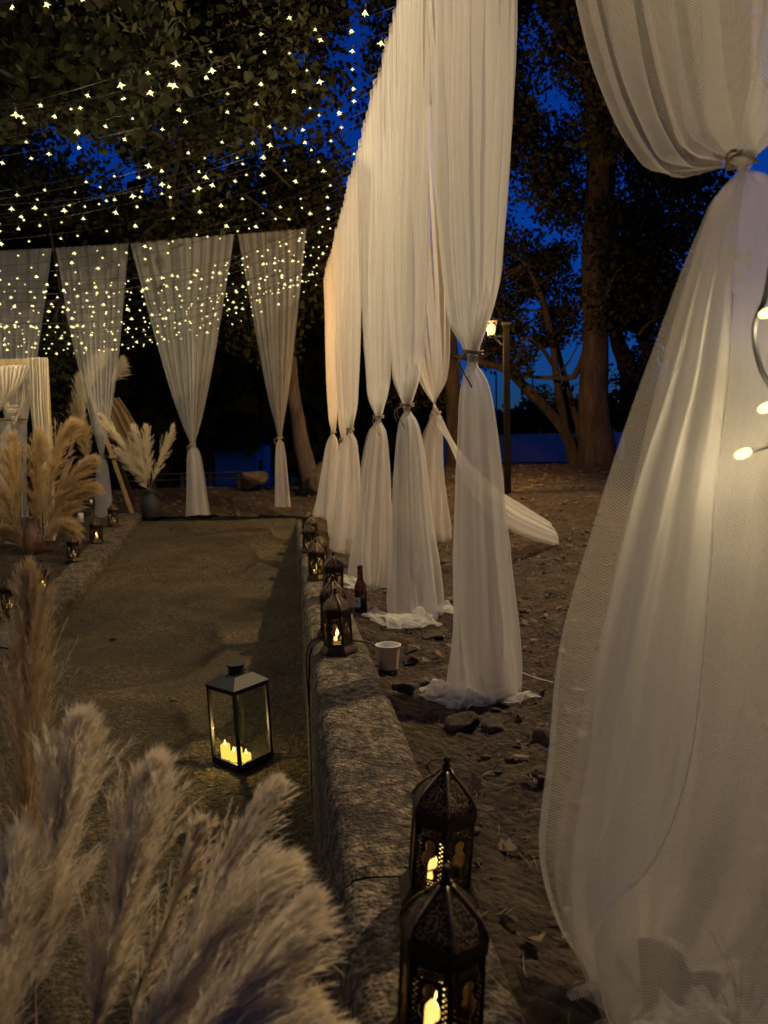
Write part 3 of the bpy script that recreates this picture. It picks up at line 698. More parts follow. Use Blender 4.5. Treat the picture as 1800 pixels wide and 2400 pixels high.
def row_curtain(label, tpx, tpy, y0, y1, bpx, hw, hd, seed, folds=20, nu=330, nv=84, wide=.22, pool=.0, mat='tulle', extra=None):
    k = P(tpx, tpy, 1.0)[0]; d = .66 / (.14 + k)
    tc = P(tpx, tpy, d); bx = P(bpx, 1400, d)[0]
    gz = float(zg(bx, d))
    t = thing('tulle_curtain', label, 'curtain', (tc[0], tc[1], gz), group='gathered white tulle curtains')
    ym = (y0 + y1) / 2; sp = (y1 - y0) / 2 / RD[1]
    top = np.array([row_x(ym), ym, WZ])
    keys = []
    H = WZ - tc[2]; L = WZ - gz + .1
    for hh in (1.0, .8, .6, .42, .27, .15, .075):
        c = tc + (top - tc) * (hh ** .8); c[2] = tc[2] + H * hh
        f = hh ** wide
        keys.append(((1 - hh) * H / L, c, RD * max(.03, sp * f), RP * (.030 + .035 * math.sin(math.pi * min(1, hh * 1.3 + .05)))))
    keys.append((H / L, tc, RD * .026, RP * .026))
    D = tc[2] - gz
    for q, a, b in ((.08, .42, .42), (.25, .66, .66), (.5, .84, .84), (.75, 1.0, 1.0), (.93, 1.06, 1.06), (1.0, 1.0, 1.0)):
        c = np.array([tc[0] + (bx - tc[0]) * q ** .9, tc[1], tc[2] - (D - .01) * q])
        keys.append(((H + D * q) / L, c, np.array([hw * a, .0, 0]), np.array([0, hd * b, 0])))
    if pool:
        c = np.array([bx, tc[1] - .02, gz + .02]); keys.append((1.0 + .0, c + [0, -.03, 0], np.array([hw * 1.5 + pool, 0, .01]), np.array([0, hd * 1.5 + pool, .02])))
        keys[-2] = ((H + D * .97) / L, *keys[-2][1:])
    tt = np.array([k_[0] for k_ in keys]); tt = tt / tt[-1]
    keys = [(float(a), *k_[1:]) for a, k_ in zip(tt, keys)]
    X, uv = gathered(keys, nu, nv, folds, seed, (.045 + pool * .4), ring=keys[7][0])
    put_cloth('fabric', X, uv, M[mat], t)
    tie(t, tc, .030, seed)
    return t, tc, gz
c_, tc_, g_ = row_curtain('second tulle curtain from the camera, hem heaped right of the paper cup', 1108, 828, 1.94, 3.25, 1140, .108, .10, 2, 11, 330, 120, .33)
heap(c_, 1048, 1585, 2.50, .09, .09, .075, 3); heap(c_, 1085, 1605, 2.44, .08, .06, .05, 5); heap(c_, 1190, 1590, 2.48, .10, .06, .035, 15)
c_, tc_, g_ = row_curtain('third tulle curtain from the camera, hem heaped in folds behind the paper cup', 954, 950, 3.05, 4.35, 972, .115, .11, 3, 11, 280, 100, .25)
heap(c_, 925, 1480, 3.62, .15, .11, .085, 7); heap(c_, 975, 1478, 3.66, .13, .09, .07, 17); heap(c_, 1020, 1445, 3.9, .13, .10, .09, 8)
c_, tc_, g_ = row_curtain('fourth tulle curtain from the camera, hem behind the beer bottle', 887, 977, 4.15, 5.7, 862, .125, .12, 4, 11, 260, 90, .25)
heap(c_, 812, 1385, 4.65, .15, .10, .08, 9)
row_curtain('fifth tulle curtain from the camera with a full skirt above the far lanterns', 821, 1006, 5.5, 7.2, 818, .135, .12, 5, 11, 230, 84, .25)
row_curtain('sixth tulle curtain from the camera, squeezed between its two neighbours', 804, 1029, 7.0, 8.2, 800, .12, .11, 6, 9, 190, 72)
row_curtain('last tulle curtain of the right row, next to the corner of the clearing', 781, 1013, 8.0, 9.5, 772, .125, .11, 7, 10, 190, 72)

# nearest curtain: swept in from the far end of its wire, net weave visible
def near_curtain():
    Y = 1.12; tc = P(1738, 372, Y)
    t = thing('tulle_curtain', 'nearest tulle curtain at the right edge, swept to a corded waist, net weave showing', 'curtain', (tc[0], tc[1], 0), group='gathered white tulle curtains')
    keys = []
    def add(z, c, A, B): keys.append([z, np.array(c, float), np.array(A, float), np.array(B, float)])
    sp = .84; top = np.array([row_x(1.17), 1.17, WZ])
    for hh in (1.0, .75, .5, .33, .21, .125, .06, .025):
        c = tc + (top - tc) * hh ** .75; c[2] = tc[2] + (WZ - tc[2]) * hh
        f = sp * hh ** .42
        add(0, c + RD * f * .12 * (1 - hh), RD * f, RP * (.08 + .06 * math.sin(math.pi * hh)))
    add(0, tc, RD * .036, RP * .036)
    for py, lx, cx, dp, yy in ((430, 1700, 1748, .04, 1.12), (520, 1655, 1755, .06, 1.11), (680, 1605, 1765, .09, 1.10), (900, 1545, 1765, .12, 1.10), (1200, 1475, 1750, .14, 1.09), (1500, 1415, 1725, .15, 1.08),
                           (1800, 1385, 1705, .16, 1.06), (2050, 1355, 1670, .16, 1.05), (2230, 1375, 1630, .15, 1.04), (2390, 1425, 1595, .14, 1.04)):
        c = P(cx, py, yy); a = np.array([1, .12, 0]) * (cx - lx) / F * yy
        add(0, c, a, np.array([-.1, 1, 0]) * dp)
    c = P(1585, 2400, 1.04); c[2] = .02
    add(0, c + [0, -.02, 0], np.array([.13, .02, .02]), np.array([-.02, .11, 0]))
    L = [0]
    for a, b in zip(keys[:-1], keys[1:]): L.append(L[-1] + np.linalg.norm(b[1] - a[1]))
    keys = [(l / L[-1], k[1], k[2], k[3]) for l, k in zip(L, keys)]
    X, uv = gathered(keys, 560, 200, 8, 12, .03, ring=keys[8][0], turns=2.2, rf=7.4)
    # the hem hangs unevenly: lift some folds clear of the earth
    lift = 0 * np.clip(fbm(np.linspace(0, 1, 560) * 5 + 3, 0, 2, 2), -.2, .6) * .22
    X[..., 2] += sstep(np.linspace(0, 1, 200), .86, 1.0)[:, None] * np.maximum(lift, 0)[None, :]
    put_cloth('fabric', X, uv, M['tulle_net'], t)
    tie(t, tc, .0175, 3, False, .0026)
    # cord ends to the right
    MB().tube(spline([tc + [.03, -.03, 0], tc + [.06, -.05, -.012], tc + [.10, -.06, -.004]], 8), .004, 6).tube(spline([tc + [.03, -.03, 0], tc + [.055, -.05, .012], tc + [.09, -.05, .03]], 8), .004, 6).build('cord_end', M['cord'], t, smooth=True, world=True)
    # free selvedge running down the front
    pts = [P(px, py, y) for px, py, y in ((1748, 384, 1.085), (1742, 440, 1.06), (1730, 540, 1.01), (1718, 680, .965), (1706, 900, .95), (1680, 1120, .955), (1660, 1400, .93), (1640, 1620, .90), (1618, 1780, .89), (1575, 1930, .885), (1510, 2050, .885), (1430, 2120, .885), (1392, 2180, .885), (1400, 2280, .89), (1425, 2385, .92))]
    V, Fc = tube_np(spline(pts, 80)[16:], .0010, 6); mk('hem', V, Fc, M['hem'], t, smooth=True, world=True)
    heap(t, 1580, 2270, .97, .07, .06, .07, 4, 'tulle_net'); heap(t, 1660, 2310, .98, .08, .06, .08, 6, 'tulle_net')
    # loose front panel that ends in the selvedge
    left = [P(px, py, y) for px, py, y in ((1738, 386, 1.085), (1715, 440, 1.06), (1670, 540, 1.01), (1628, 680, .975), (1570, 900, .96), (1500, 1120, .965), (1430, 1400, .95), (1375, 1620, .935), (1345, 1780, .925), (1310, 1930, .915), (1300, 2050, .905), (1320, 2160, .90), (1350, 2240, .90), (1385, 2320, .905), (1415, 2395, .92))]
    a = spline(pts, 90); b = spline(left, 90); uu = np.linspace(0, 1, 60)
    X = a[:, None, :] * (1 - uu)[None, :, None] + b[:, None, :] * uu[None, :, None]
    vv = np.linspace(0, 1, 90)
    amp = np.sin(math.pi * uu)[None, :] * (.012 + .02 * vv[:, None])
    X[..., 1] += amp * (np.sin(uu * 13 + 2)[None, :] + 1.2 * fbm(uu[None, :] * 5, vv[:, None] * 2.5, 4, 3)) * .9
    uv = np.stack(np.broadcast_arrays(uu[None, :] * .35, vv[:, None] * 1.0), -1)
    mk('front_panel', X.reshape(-1, 3), gridF(90, 60), M['tulle_net'], t, smooth=True, world=True, uv=uv.reshape(-1, 2))
near_curtain()
# curtain of the outer line: tied, then pulled away to the right over the ground
def outer_curtain():
    tc = P(1022, 967, 5.6); t = thing('tulle_curtain', 'outer tulle curtain whose skirt trails to the right across the ground', 'curtain', (tc[0], tc[1], float(zg(tc[0], tc[1]))), group='gathered white tulle curtains')
    top = np.array([P(960, 700, 5.2)[0], 5.2, WZ])
    keys = []
    for hh in (1, .6, .3, .12):
        c = tc + (top - tc) * hh; keys.append((c, np.array([-.5, .8, 0]) * .5 * hh ** .5, np.array([.8, .5, 0]) * .05))
    keys.append((tc, np.array([.03, 0, 0]), np.array([0, .03, 0])))
    for px, py, y, a, b in ((1045, 1010, 5.5, .09, .07), (1080, 1085, 5.4, .13, .10), (1130, 1150, 5.4, .15, .12), (1185, 1195, 5.5, .135, .13), (1235, 1222, 5.8, .12, .13), (1275, 1240, 6.1, .10, .13), (1298, 1250, 6.3, .085, .12)):
        keys.append((P(px, py, y), np.array([-.25, 0, .97]) * a, np.array([0, 1, 0]) * b))
    L = [0]
    for a, b in zip(keys[:-1], keys[1:]): L.append(L[-1] + np.linalg.norm(b[0] - a[0]))
    X, uv = gathered([(l / L[-1], *k) for l, k in zip(L, keys)], 240, 90, 8, 9, .0, ring=L[4] / L[-1], hem=0)
    put_cloth('fabric', X, uv, M['tulle'], t); tie(t, tc, .032, 9)
    # straight part of the skirt
    keys = [(0, tc, np.array([.028, 0, 0]), np.array([0, .028, 0]))]
    for i, (px, py, a) in enumerate(((1015, 1030, .07), (1012, 1110, .09), (1015, 1200, .10), (1018, 1262, .11))):
        keys.append(((i + 1) / 4, P(px, py, 5.65), np.array([a, 0, 0]), np.array([0, a * .7, 0])))
    X, uv = gathered(keys, 120, 40, 7, 4, .0, ring=0.0); put_cloth('skirt', X, uv, M['tulle_thin'], t)
outer_curtain()
# back row
def back_curtain(label, x0, x1, ytop, tpx, tpy, bpx, bpy_, y, hw, seed, folds=13):
    tc = P(tpx, tpy, y); bt = P(bpx, bpy_, y); tl = P(x0, ytop[0], y); tr = P(x1, ytop[1], y)
    t = thing('tulle_curtain', label, 'curtain', bt, group='gathered white tulle curtains')
    top = (tl + tr) / 2; half = (tr - tl) / 2
    keys = []; H = top[2] - tc[2]; D = tc[2] - bt[2]; L = H + D
    for hh in (1.0, .75, .5, .3, .15, .06):
        c = tc + (top - tc) * hh; keys.append(((1 - hh) * H / L, c, half * max(.05, hh ** .74), np.array([0, .035 + .045 * math.sin(math.pi * min(1, 1.5 * hh)), 0])))
    keys.append((H / L, tc, np.array([.03, 0, 0]), np.array([0, .03, 0])))
    for q, a in ((.1, .6), (.3, .8), (.65, .95), (1.0, 1.1)):
        keys.append(((H + D * q) / L, tc + (bt - tc) * q, np.array([hw * a, 0, 0]), np.array([0, hw * a * .8, 0])))
    X, uv = gathered(keys, 240, 64, folds, seed, .0, ring=keys[6][0], hem=0, crease=.001)
    put_cloth('fabric', X, uv, M['tulle_thin'], t, False); tie(t, tc, .032, seed)
back_curtain('narrowest back tulle curtain, hanging beside the corner', 559, 716, (548, 536), 656, 1026, 663, 1188, 9.4, .085, 31, 8)
back_curtain('wide back tulle curtain whose skirt meets the end of the path', 309, 548, (571, 549), 452, 1042, 464, 1222, 9.25, .115, 32, 10)
back_curtain('back tulle curtain in front of the pampas arch, hem behind the left kerb', 130, 304, (581, 571), 238, 1068, 243, 1222, 9.35, .11, 33, 9)
back_curtain('leftmost back tulle curtain, mostly hidden by the cream drapes', -60, 122, (590, 581), 40, 1080, 45, 1240, 9.4, .11, 34, 9)
# wires
def wire(label, pts, r=.004):
    V, Fc = tube_np(spline(pts, 30), r, 6); o = mk('wire', V, Fc, M['cable'], smooth=True); tag(o, label, 'wire'); return o
wire('taut wire carrying the right-hand row of tulle curtains', [(row_x(-1.5), -1.5, 3.01), (row_x(4), 4, 3.0), (row_x(9.5), 9.5, 3.01), P(640, 520, 11.1)])
wire('taut wire carrying the back row of tulle curtains', [P(-900, 620, 9.6), P(130, 581, 9.35), P(548, 549, 9.25), P(716, 536, 9.4), P(655, 520, 11.1)])
wire('thin wire carrying the left ends of the string lights', [(-6.2, 1.5, 3.1), (-6.4, 6, 3.05), (-6.6, 10.5, 3.1)])

# ================================================================== STRING LIGHTS
def sparkle_bulb(core, spike):
    """small moulded star-shaped bulb: a round core with short points"""
    mb = MB().lathe([(.001, core), (core * .75, core * .65), (core, 0), (core * .75, -core * .65), (.001, -core)], 8)
    for k, (d, l) in enumerate([((0, 0, 1), .7), ((.95, .1, -.3), 1), ((-.9, .2, -.35), .95), ((.1, .95, -.25), .9), ((-.1, -.95, -.3), 1), ((.1, 0, -1), .75)]):
        d = np.array(d) / np.linalg.norm(d); x = np.cross(d, [.3, .5, .8]); x /= np.linalg.norm(x); y = np.cross(d, x)
        V = [d * core * .6 + core * .62 * (x * math.cos(a) + y * math.sin(a)) for a in (0, 2.09, 4.19)] + [d * spike * l]
        mb.add(V, [(0, 1, 3), (1, 2, 3), (2, 0, 3)])
    return mb.data('bulb', M['bulb'])
bulb_me = sparkle_bulb(.0072, .021)  # the points imitate sparkle round the light, modelled onto a plain bulb
sock_me = MB().lathe([(.004, 0), (.005, .012), (.002, .022)], 7).data('socket', M['cable'], True)
WARM = (1.0, .81, .49)
LIGHTS = []
def lamp(name, pos, watts, col, rad, parent=None):
    ld = bpy.data.lights.new(name, 'POINT'); ld.energy = watts; ld.color = col; ld.shadow_soft_size = rad
    o = bpy.data.objects.new(name, ld); COL.objects.link(o); o.location = [float(v) for v in pos]
    if parent is not None: o.parent = parent; o.location = Vector(o.location) - parent.location
    return o
rs = random.Random(5)
ys = [.6, 1.3, 1.9, 2.4, 2.9, 3.1, 3.3, 3.5, 3.7, 3.9, 4.05, 4.2, 4.4, 4.6, 4.75, 4.95, 5.1, 5.4, 5.7, 6.0, 6.25, 6.5, 6.7, 6.9, 7.1, 7.25, 7.4, 7.55, 7.7, 7.85, 8.0, 8.12, 8.24, 8.36, 8.48, 8.6, 8.7, 8.8, 8.9, 9.0, 9.1]  # strings closest to the camera are unseen, added to light curtain and plumes
BULB_W = .40
for i, y in enumerate(ys):
    a = np.array([row_x(y), y, 2.97 + rs.uniform(-.04, .04)])
    yl = y + rs.uniform(-.6, .6) + .25 * (i % 3 - 1); b = np.array([-6.3, yl, 3.05])
    sag = rs.uniform(.42, .82) if y < 6.8 else rs.uniform(.22, .98)
    t = thing('string_light', 'dark cable of small lit bulbs, sparkle shaped as points, strung across the clearing overhead', 'string lights', a, group='string lights over the clearing')
    tt = np.linspace(0, 1, 40); C = a[None] * (1 - tt[:, None]) + b[None] * tt[:, None]; C[:, 2] -= sag * 4 * tt * (1 - tt)
    V, Fc = tube_np(C, .0016, 5); mk('cable', V, Fc, M['cable'], t, smooth=True, world=True)
    s = rs.uniform(.05, .25); k = 0
    Ltot = np.linalg.norm(b - a)
    while s < Ltot - .1:
        f = s / Ltot; p = a * (1 - f) + b * f; p[2] -= sag * 4 * f * (1 - f)
        sw = rs.uniform(-.01, .01)
        ob = bpy.data.objects.new('bulb', bulb_me); COL.objects.link(ob); ob.parent = t
        ob.location = Vector((p - a).tolist()) + Vector((sw, sw, -.033)); ob.rotation_euler = (rs.uniform(-.3, .3), rs.uniform(-.3, .3), rs.uniform(0, 6))
        sk = rs.choice((.5, .62, .72, .85, 1.15)); ob.scale = (sk, sk, sk)
        if y < 6.8:
            os_ = bpy.data.objects.new('socket', sock_me); COL.objects.link(os_); os_.parent = ob; os_.location = (0, 0, .010)
        if k % 13 == (i * 3 % 13) and .12 < f < .9 and yl < 8.7 and y < 8.7:
            lamp('bulb_light', (p[0], p[1], p[2] - .12), BULB_W * 6.2, WARM, .03, t)
        s += rs.uniform(.12, .27) if y < 6.8 else rs.uniform(.10, .24); k += 1
# warm white cable with three bulbs hanging beside the nearest curtain
def near_cable():
    pts = [P(px, py, y) for px, py, y in ((1815, 560, .90), (1795, 690, .90), (1768, 770, .89), (1782, 860, .89), (1812, 920, .89), (1822, 985, .89), (1806, 1040, .89), (1775, 1052, .89), (1758, 1058, .89))]
    t = thing('string_light', 'thick twisted cable with three lit bulbs hanging at the right edge by the nearest curtain', 'string lights', pts[0], group='string lights over the clearing')
    V, Fc = tube_np(spline(pts, 60), .0032, 7, .25, 3); mk('cable', V, Fc, M['cable'], t, smooth=True, world=True)
    for px, py in ((1742, 1063), (1797, 955), (1798, 733)):
        p = P(px, py, .885)
        ob = bpy.data.objects.new('bulb', MB().lathe([(.001, .010), (.0034, .0085), (.0055, .004), (.0057, -.003), (.0038, -.0085), (.001, -.0105)], 18).data('bulb', M['bulb'], True)); COL.objects.link(ob); ob.parent = t; ob.location = Vector(p.tolist()) - t.location
        ob.rotation_euler = (0, 1.2, 0)
        lamp('bulb_light', p + np.array([-.005, -.02, -.012]), .5, WARM, .008, t)
near_cable()

# ================================================================== LANTERNS
def panel_mesh(wd, ht):
    cu = bpy.data.curves.new('panel_outline', 'CURVE'); cu.dimensions = '2D'; cu.fill_mode = 'BOTH'; cu.extrude = .0004
    def poly(pts):
        s = cu.splines.new('POLY'); s.points.add(len(pts) - 1)
        for q, (x, y) in zip(s.points, pts): q.co = (x, y, 0, 1)
        s.use_cyclic_u = True
    poly([(-wd / 2, 0), (wd / 2, 0), (wd / 2, ht), (-wd / 2, ht)])
    # keyhole window: round head, waist, wide bulb, foot
    half = [(0, .775), (.10, .76), (.17, .715), (.175, .66), (.135, .61), (.20, .575), (.265, .51), (.275, .44), (.23, .385), (.14, .355), (.125, .30), (.16, .255), (.15, .20), (.10, .185)]
    pts = [(x * wd, y * ht) for x, y in half] + [(-x * wd, y * ht) for x, y in half[::-1] if x > 0]
    poly(pts)
    def hole(x, y, r=.0011):
        poly([(x + r * math.cos(a), y + r * math.sin(a)) for a in np.arange(6) * math.pi / 3])
    for yy in (.06, .11, .15): 
        for x in np.linspace(-.33, .33, 8 if yy != .11 else 7): hole(x * wd, yy * ht)
    for yy in (.83, .87, .91):
        for x in np.linspace(-.30, .30, 8 if yy != .87 else 7): hole(x * wd, yy * ht)
    for yy in np.linspace(.22, .76, 9):
        for x in (.34, .41):
            hole(x * wd, (yy + (.03 if x > .35 else 0)) * ht); hole(-x * wd, (yy + (.03 if x > .35 else 0)) * ht)
    ob = bpy.data.objects.new('tmp', cu); COL.objects.link(ob)
    bpy.context.view_layer.update()
    me = bpy.data.meshes.new_from_object(ob.evaluated_get(bpy.context.evaluated_depsgraph_get()))
    bpy.data.objects.remove(ob); bpy.data.curves.remove(cu)
    me.materials.clear(); me.materials.append(M['brass']); me.name = 'panel'; return me
RB, ZB, HB = .0455, .030, .105
SIDE = RB * .985
PANEL = panel_mesh(SIDE * .94, HB)
def make_lantern():
    t = thing('moroccan_lantern', 'x', 'lantern', (0, 0, 0), group='small pierced metal lanterns')
    a0 = math.pi / 6
    MB().lathe([(.052, 0), (.062, .0), (.0625, .004), (.058, .012), (.049, .026), (.048, .031), (.043, .031)], 6, a0=a0, cap=False).add([(.05 * math.cos(a0 + k * math.pi / 3), .05 * math.sin(a0 + k * math.pi / 3), .012) for k in range(6)], [tuple(range(6))]).build('base', M['brass'], t)
    for k in range(6):
        am = a0 + math.pi / 6 + k * math.pi / 3; ap = RB * math.cos(math.pi / 6)
        o = bpy.data.objects.new('panel', PANEL); COL.objects.link(o); o.parent = t
        o.location = (ap * math.cos(am), ap * math.sin(am), ZB); o.rotation_euler = (math.pi / 2, 0, am + math.pi / 2)
    for k in range(6):
        a = a0 + k * math.pi / 3; x, y = RB * math.cos(a), RB * math.sin(a)
        MB().tube([(x, y, ZB - .004), (x, y, ZB + HB + .004)], .0021, 6).build('corner_post', M['brass'], t, True)
    zc = ZB + HB
    MB().lathe([(.044, zc - .004), (.0485, zc), (.0495, zc + .004), (.0495, zc + .016), (.0485, zc + .020), (.045, zc + .021)], 6, a0=a0, cap=False).build('cornice', M['brass'], t)
    prof = [(.0485, zc + .019), (.0465, zc + .026), (.0400, zc + .038), (.0300, zc + .050), (.0195, zc + .060), (.0115, zc + .068), (.0070, zc + .074)]
    rf = MB().lathe(prof, 6, a0=a0, cap=False).build('roof', M['roofmetal'], t)
    for k in range(6):
        a = a0 + k * math.pi / 3
        MB().tube([(r * math.cos(a) * 1.01, r * math.sin(a) * 1.01, z) for r, z in prof], .0019, 5).build('rib', M['edge'], rf, True)
    MB().lathe([(.0075, zc + .072), (.0055, zc + .078), (.0065, zc + .081), (.0035, zc + .084), (.0048, zc + .087), (.0058, zc + .091), (.0045, zc + .095), (.001, zc + .097)], 10).build('finial', M['brass'], t, True)
    a = np.linspace(0, 2 * math.pi, 20)
    MB().tube(np.stack([.015 * np.cos(a) - .012, .004 + 0 * a, zc + .075 + .013 * np.sin(a)], 1), .0012, 5).build('ring', M['brass'], t, True)
    cn = MB().lathe([(.0165, .012), (.0165, .050), (.015, .054), (.004, .052)], 12).build('candle', M['wax'], t, True)
    MB().lathe([(.002, .053), (.0062, .060), (.0066, .067), (.0042, .077), (.0006, .088)], 8).build('flame', M['flame'], cn, True)
    return t
proto = make_lantern()
LAN = [  # (label, px, py of base, y or None, rz, tilt, scale, z source)
 ('nearest pierced lantern on the right kerb, its base below the picture', 1028, None, .84, .15, (0, .03), .95, 'k'),
 ('second lantern on the right kerb, leaning right, keyhole windows glowing', 1026, None, 1.155, .05, (0, .085), .97, 'k'),
 ('lantern with glowing flame shape on the right kerb, level with the paper cup', 788, None, 2.70, .42, (0, 0), .99, 'k'),
 ('lantern hidden close behind the one level with the paper cup', 776, None, 2.95, .1, (0, 0), 1.03, 'k'),
 ('lantern with a flame in its window, left of the beer bottle', 778, None, 3.80, .3, (0, 0), 1.0, 'k'),
 ('unlit looking lantern with two pale windows on the right kerb', 742, None, 4.42, .2, (0, 0), 1.0, 'k'),
 ('lantern with a bright roof edge right behind the unlit looking one', 748, None, 4.8, .5, (0, 0), 1.0, 'k'),
 ('dark lantern near the inner kerb edge before the far cluster', 724, None, 5.75, .1, (0, 0), 1.0, 'k'),
 ('dark lantern second from the far end of the right kerb', 731, None, 6.5, .4, (0, 0), 1.0, 'k'),
 ('dark lantern at the far end of the right kerb', 722, None, 7.3, .2, (0, 0), 1.0, 'k'),
 ('lit lantern at the far end of the left kerb', 267, None, 8.35, .3, (0, 0), 1.15, 'l'),
 ('dark lantern with low sparkles, second from the far end of the left kerb', 225, None, 7.65, .0, (0, 0), 1.15, 'l'),
 ('lantern with two lit windows, third from the far end of the left kerb', 169, None, 7.0, .35, (0, 0), 1.15, 'l'),
 ('lit lantern on the left kerb beside the tall brown plume', 94, None, 6.1, .2, (0, 0), 1.15, 'l'),
 ('lantern on the left kerb at the left edge, half hidden by pampas', 12, None, 5.55, .4, (0, 0), 1.15, 'l'),
]
for i, (lab, px, py, y, rz, tl, sc, src) in enumerate(LAN):
    o = proto if i == 0 else copy_tree(proto)
    x = P(px, 1300, y)[0] if src == 'k' else P(px, 1250, y)[0]
    if src == 'k' and y < 1.5: x = P(px, 2130 if y > 1 else 2550, y)[0]
    z = .122 if src == 'k' else float(max(pathz(y) + .107, 0 * y + pathz(y) + .09))
    o.location = (float(x), y, z); o.rotation_euler = (tl[0] + .03 * math.sin(i * 2.3), tl[1] + .03 * math.cos(i * 1.7), rz); o.scale = (sc * 1.13, sc * 1.13, sc); o['label'] = lab
# each lantern's small light
for o in [o for o in COL.objects if o.name.startswith('moroccan_lantern')]:
    if o.location.y < 4.6 or o.location.x < -1.5:
        l = lamp('candle_light', (0, 0, 0), .14, (1, .6, .2), .006); l.parent = o; l.location = (0, 0, .095)

# tall black glass lantern on the path
def glass_lantern():
    p = P(570, 1790, 3.28); z = float(pathz(p[1])) + .005
    t = thing('glass_lantern', 'tall black framed glass lantern with candles standing on the path', 'lantern', (p[0], p[1], z), R(50), tilt=(R(0), R(-3.0)))
    w, h = .175, .335
    MB().box((0, 0, .010), (w + .012, w + .012, .012)).build('base', M['blackmetal'], t)
    for sx in (-1, 1):
        for sy in (-1, 1):
            MB().box((sx * w / 2, sy * w / 2, h / 2 + .016), (.013, .013, h)).build('corner_post', M['blackmetal'], t)
    for k in range(4):
        a = k * math.pi / 2; nx, ny = math.cos(a), math.sin(a)
        MB().box((nx * w / 2, ny * w / 2, .024), (.011 if abs(nx) > .5 else w - .014, .011 if abs(ny) > .5 else w - .014, .014)).build('rail', M['blackmetal'], t)
        MB().box((nx * w / 2, ny * w / 2, h + .006), (.011 if abs(nx) > .5 else w - .014, .011 if abs(ny) > .5 else w - .014, .014)).build('rail', M['blackmetal'], t)
        e = (w - .014) / 2
        MB().add([(nx * w / 2 - ny * i, ny * w / 2 + nx * i, z_) for i, z_ in ((-e, .03), (e, .03), (e, h), (-e, h))], [(0, 1, 2, 3)]).build('pane', M['glass'], t)
    q = math.sqrt(2) / 2
    MB().lathe([((w + .02) * q, h + .014), ((w + .02) * q, h + .020), (w * .60 * q, h + .055), (w * .56 * q, h + .058), (.02, h + .058)], 4, a0=math.pi / 4).build('roof', M['blackmetal'], t)
    MB().lathe([(.034, h + .056), (.034, h + .092), (.040, h + .094), (.040, h + .100), (.01, h + .104)], 20).build('chimney', M['blackmetal'], t)
    a = np.linspace(0, math.pi, 16)
    MB().tube(np.stack([.052 * np.cos(a), 0 * a, h + .055 + .02 * np.sin(a)], 1), .003, 6).build('handle', M['blackmetal'], t, True)
    for x, y, hh in ((-.050, -.005, .040), (-.055, .045, .062), (-.010, .020, .034), (-.02, -.05, .03)):
        c = MB().lathe([(.021, .017), (.021, .017 + hh), (.018, .02 + hh), (.005, .016 + hh)], 14, (x, y, 0)).build('candle', M['wax2'], t, True)
        MB().lathe([(.002, .018 + hh), (.005, .024 + hh), (.004, .032 + hh), (.0005, .042 + hh)], 8, (x, y, 0)).build('flame', M['flame'], c, True)
    l = lamp('candle_light', (0, 0, 0), 2.0, (1, .68, .2), .01); l.parent = t; l.location = (-.03, .01, .12)
M['wax2'] = emis('bright_wax', (1.0, .68, .11), 1.25)
glass_lantern()

# ================================================================== SMALL THINGS BY THE KERB
def bottle():
    p = P(846, 1428, 3.80); z = float(zg(p[0], p[1])); z = max(z, p[2] - .02)
    t = thing('beer_bottle', 'brown glass beer bottle standing on the earth beside the lanterns', 'bottle', (p[0], p[1], z), .6)
    prof = [(.004, .002), (.027, .002), (.0302, .006), (.0305, .12), (.0300, .132), (.026, .147), (.018, .163), (.0150, .178), (.0132, .215), (.0130, .224), (.0142, .226), (.0142, .237), (.0125, .240), (.009, .240)]
    MB().lathe(prof, 28).build('glass', M['beerglass'], t, True)
    MB().lathe([(.003, .004), (.0285, .006), (.0287, .09), (.003, .0905)], 24).build('beer', M['beer'], t, True)
    def label(nm, m, z0, z1, r0_, r1_, a0, a1):
        a = np.linspace(a0, a1, 12); V = [(r * math.cos(q), r * math.sin(q), zz) for zz, r in ((z0, r0_), (z1, r1_)) for q in a]
        mk(nm, V, gridF(2, 12), M[m], t, True)
    label('label', 'whitepaper', .036, .085, .0309, .0309, -4.1, -2.2)
    label('label_band', 'red', .028, .0345, .0309, .0309, -4.1, -2.2)
    label('label_crest', 'red', .060, .074, .0311, .0311, -3.0, -2.65)
    label('neck_label', 'red', .176, .196, .0158, .0148, -4.0, -2.3)
M['beer'] = pbr('beer', [(.3, (.05, .018, .006)), (.7, (.07, .025, .008))], 5, .2)
bottle()
def cup():
    p = P(911, 1583, 2.72); z = float(zg(p[0], p[1])); z = max(z, p[2] - .02)
    t = thing('paper_cup', 'beige paper cup with white inside and dark base band on the earth', 'cup', (p[0], p[1], z), 0)
    H = .107
    def r(zz): return .031 + (.0435 - .031) * zz / H
    MB().lathe([(r(.022), .0225), (r(.06), .06), (r(H), H)], 36, cap=False).build('wall', M['paper'], t, True)
    MB().lathe([(r(0) - .001, 0), (r(0), .001), (r(.022), .0225)], 36, cap=False).build('base_band', M['darkband'], t, True)
    MB().lathe([(.002, .008), (r(0) - .002, .008), (r(.05) - .0012, .05), (r(H) - .0012, H)], 36, cap=False).build('lining', M['whitepaper'], t, True)
    a = np.linspace(0, 2 * math.pi, 40)
    MB().tube(np.stack([(r(H) + .0012) * np.cos(a), (r(H) + .0012) * np.sin(a), H + 0 * a], 1), .0021, 8).build('rim', M['whitepaper'], t, True)
    b = np.linspace(0, 2 * math.pi, 14); rr = r(.012) + .0008; aa = -1.15
    MB().tube(np.stack([rr * np.cos(aa + .07 * np.cos(b)), rr * np.sin(aa + .07 * np.cos(b)), .012 + .0028 * np.sin(b)], 1), .0006, 5).build('print_mark', M['whitepaper'], t, True)
cup()
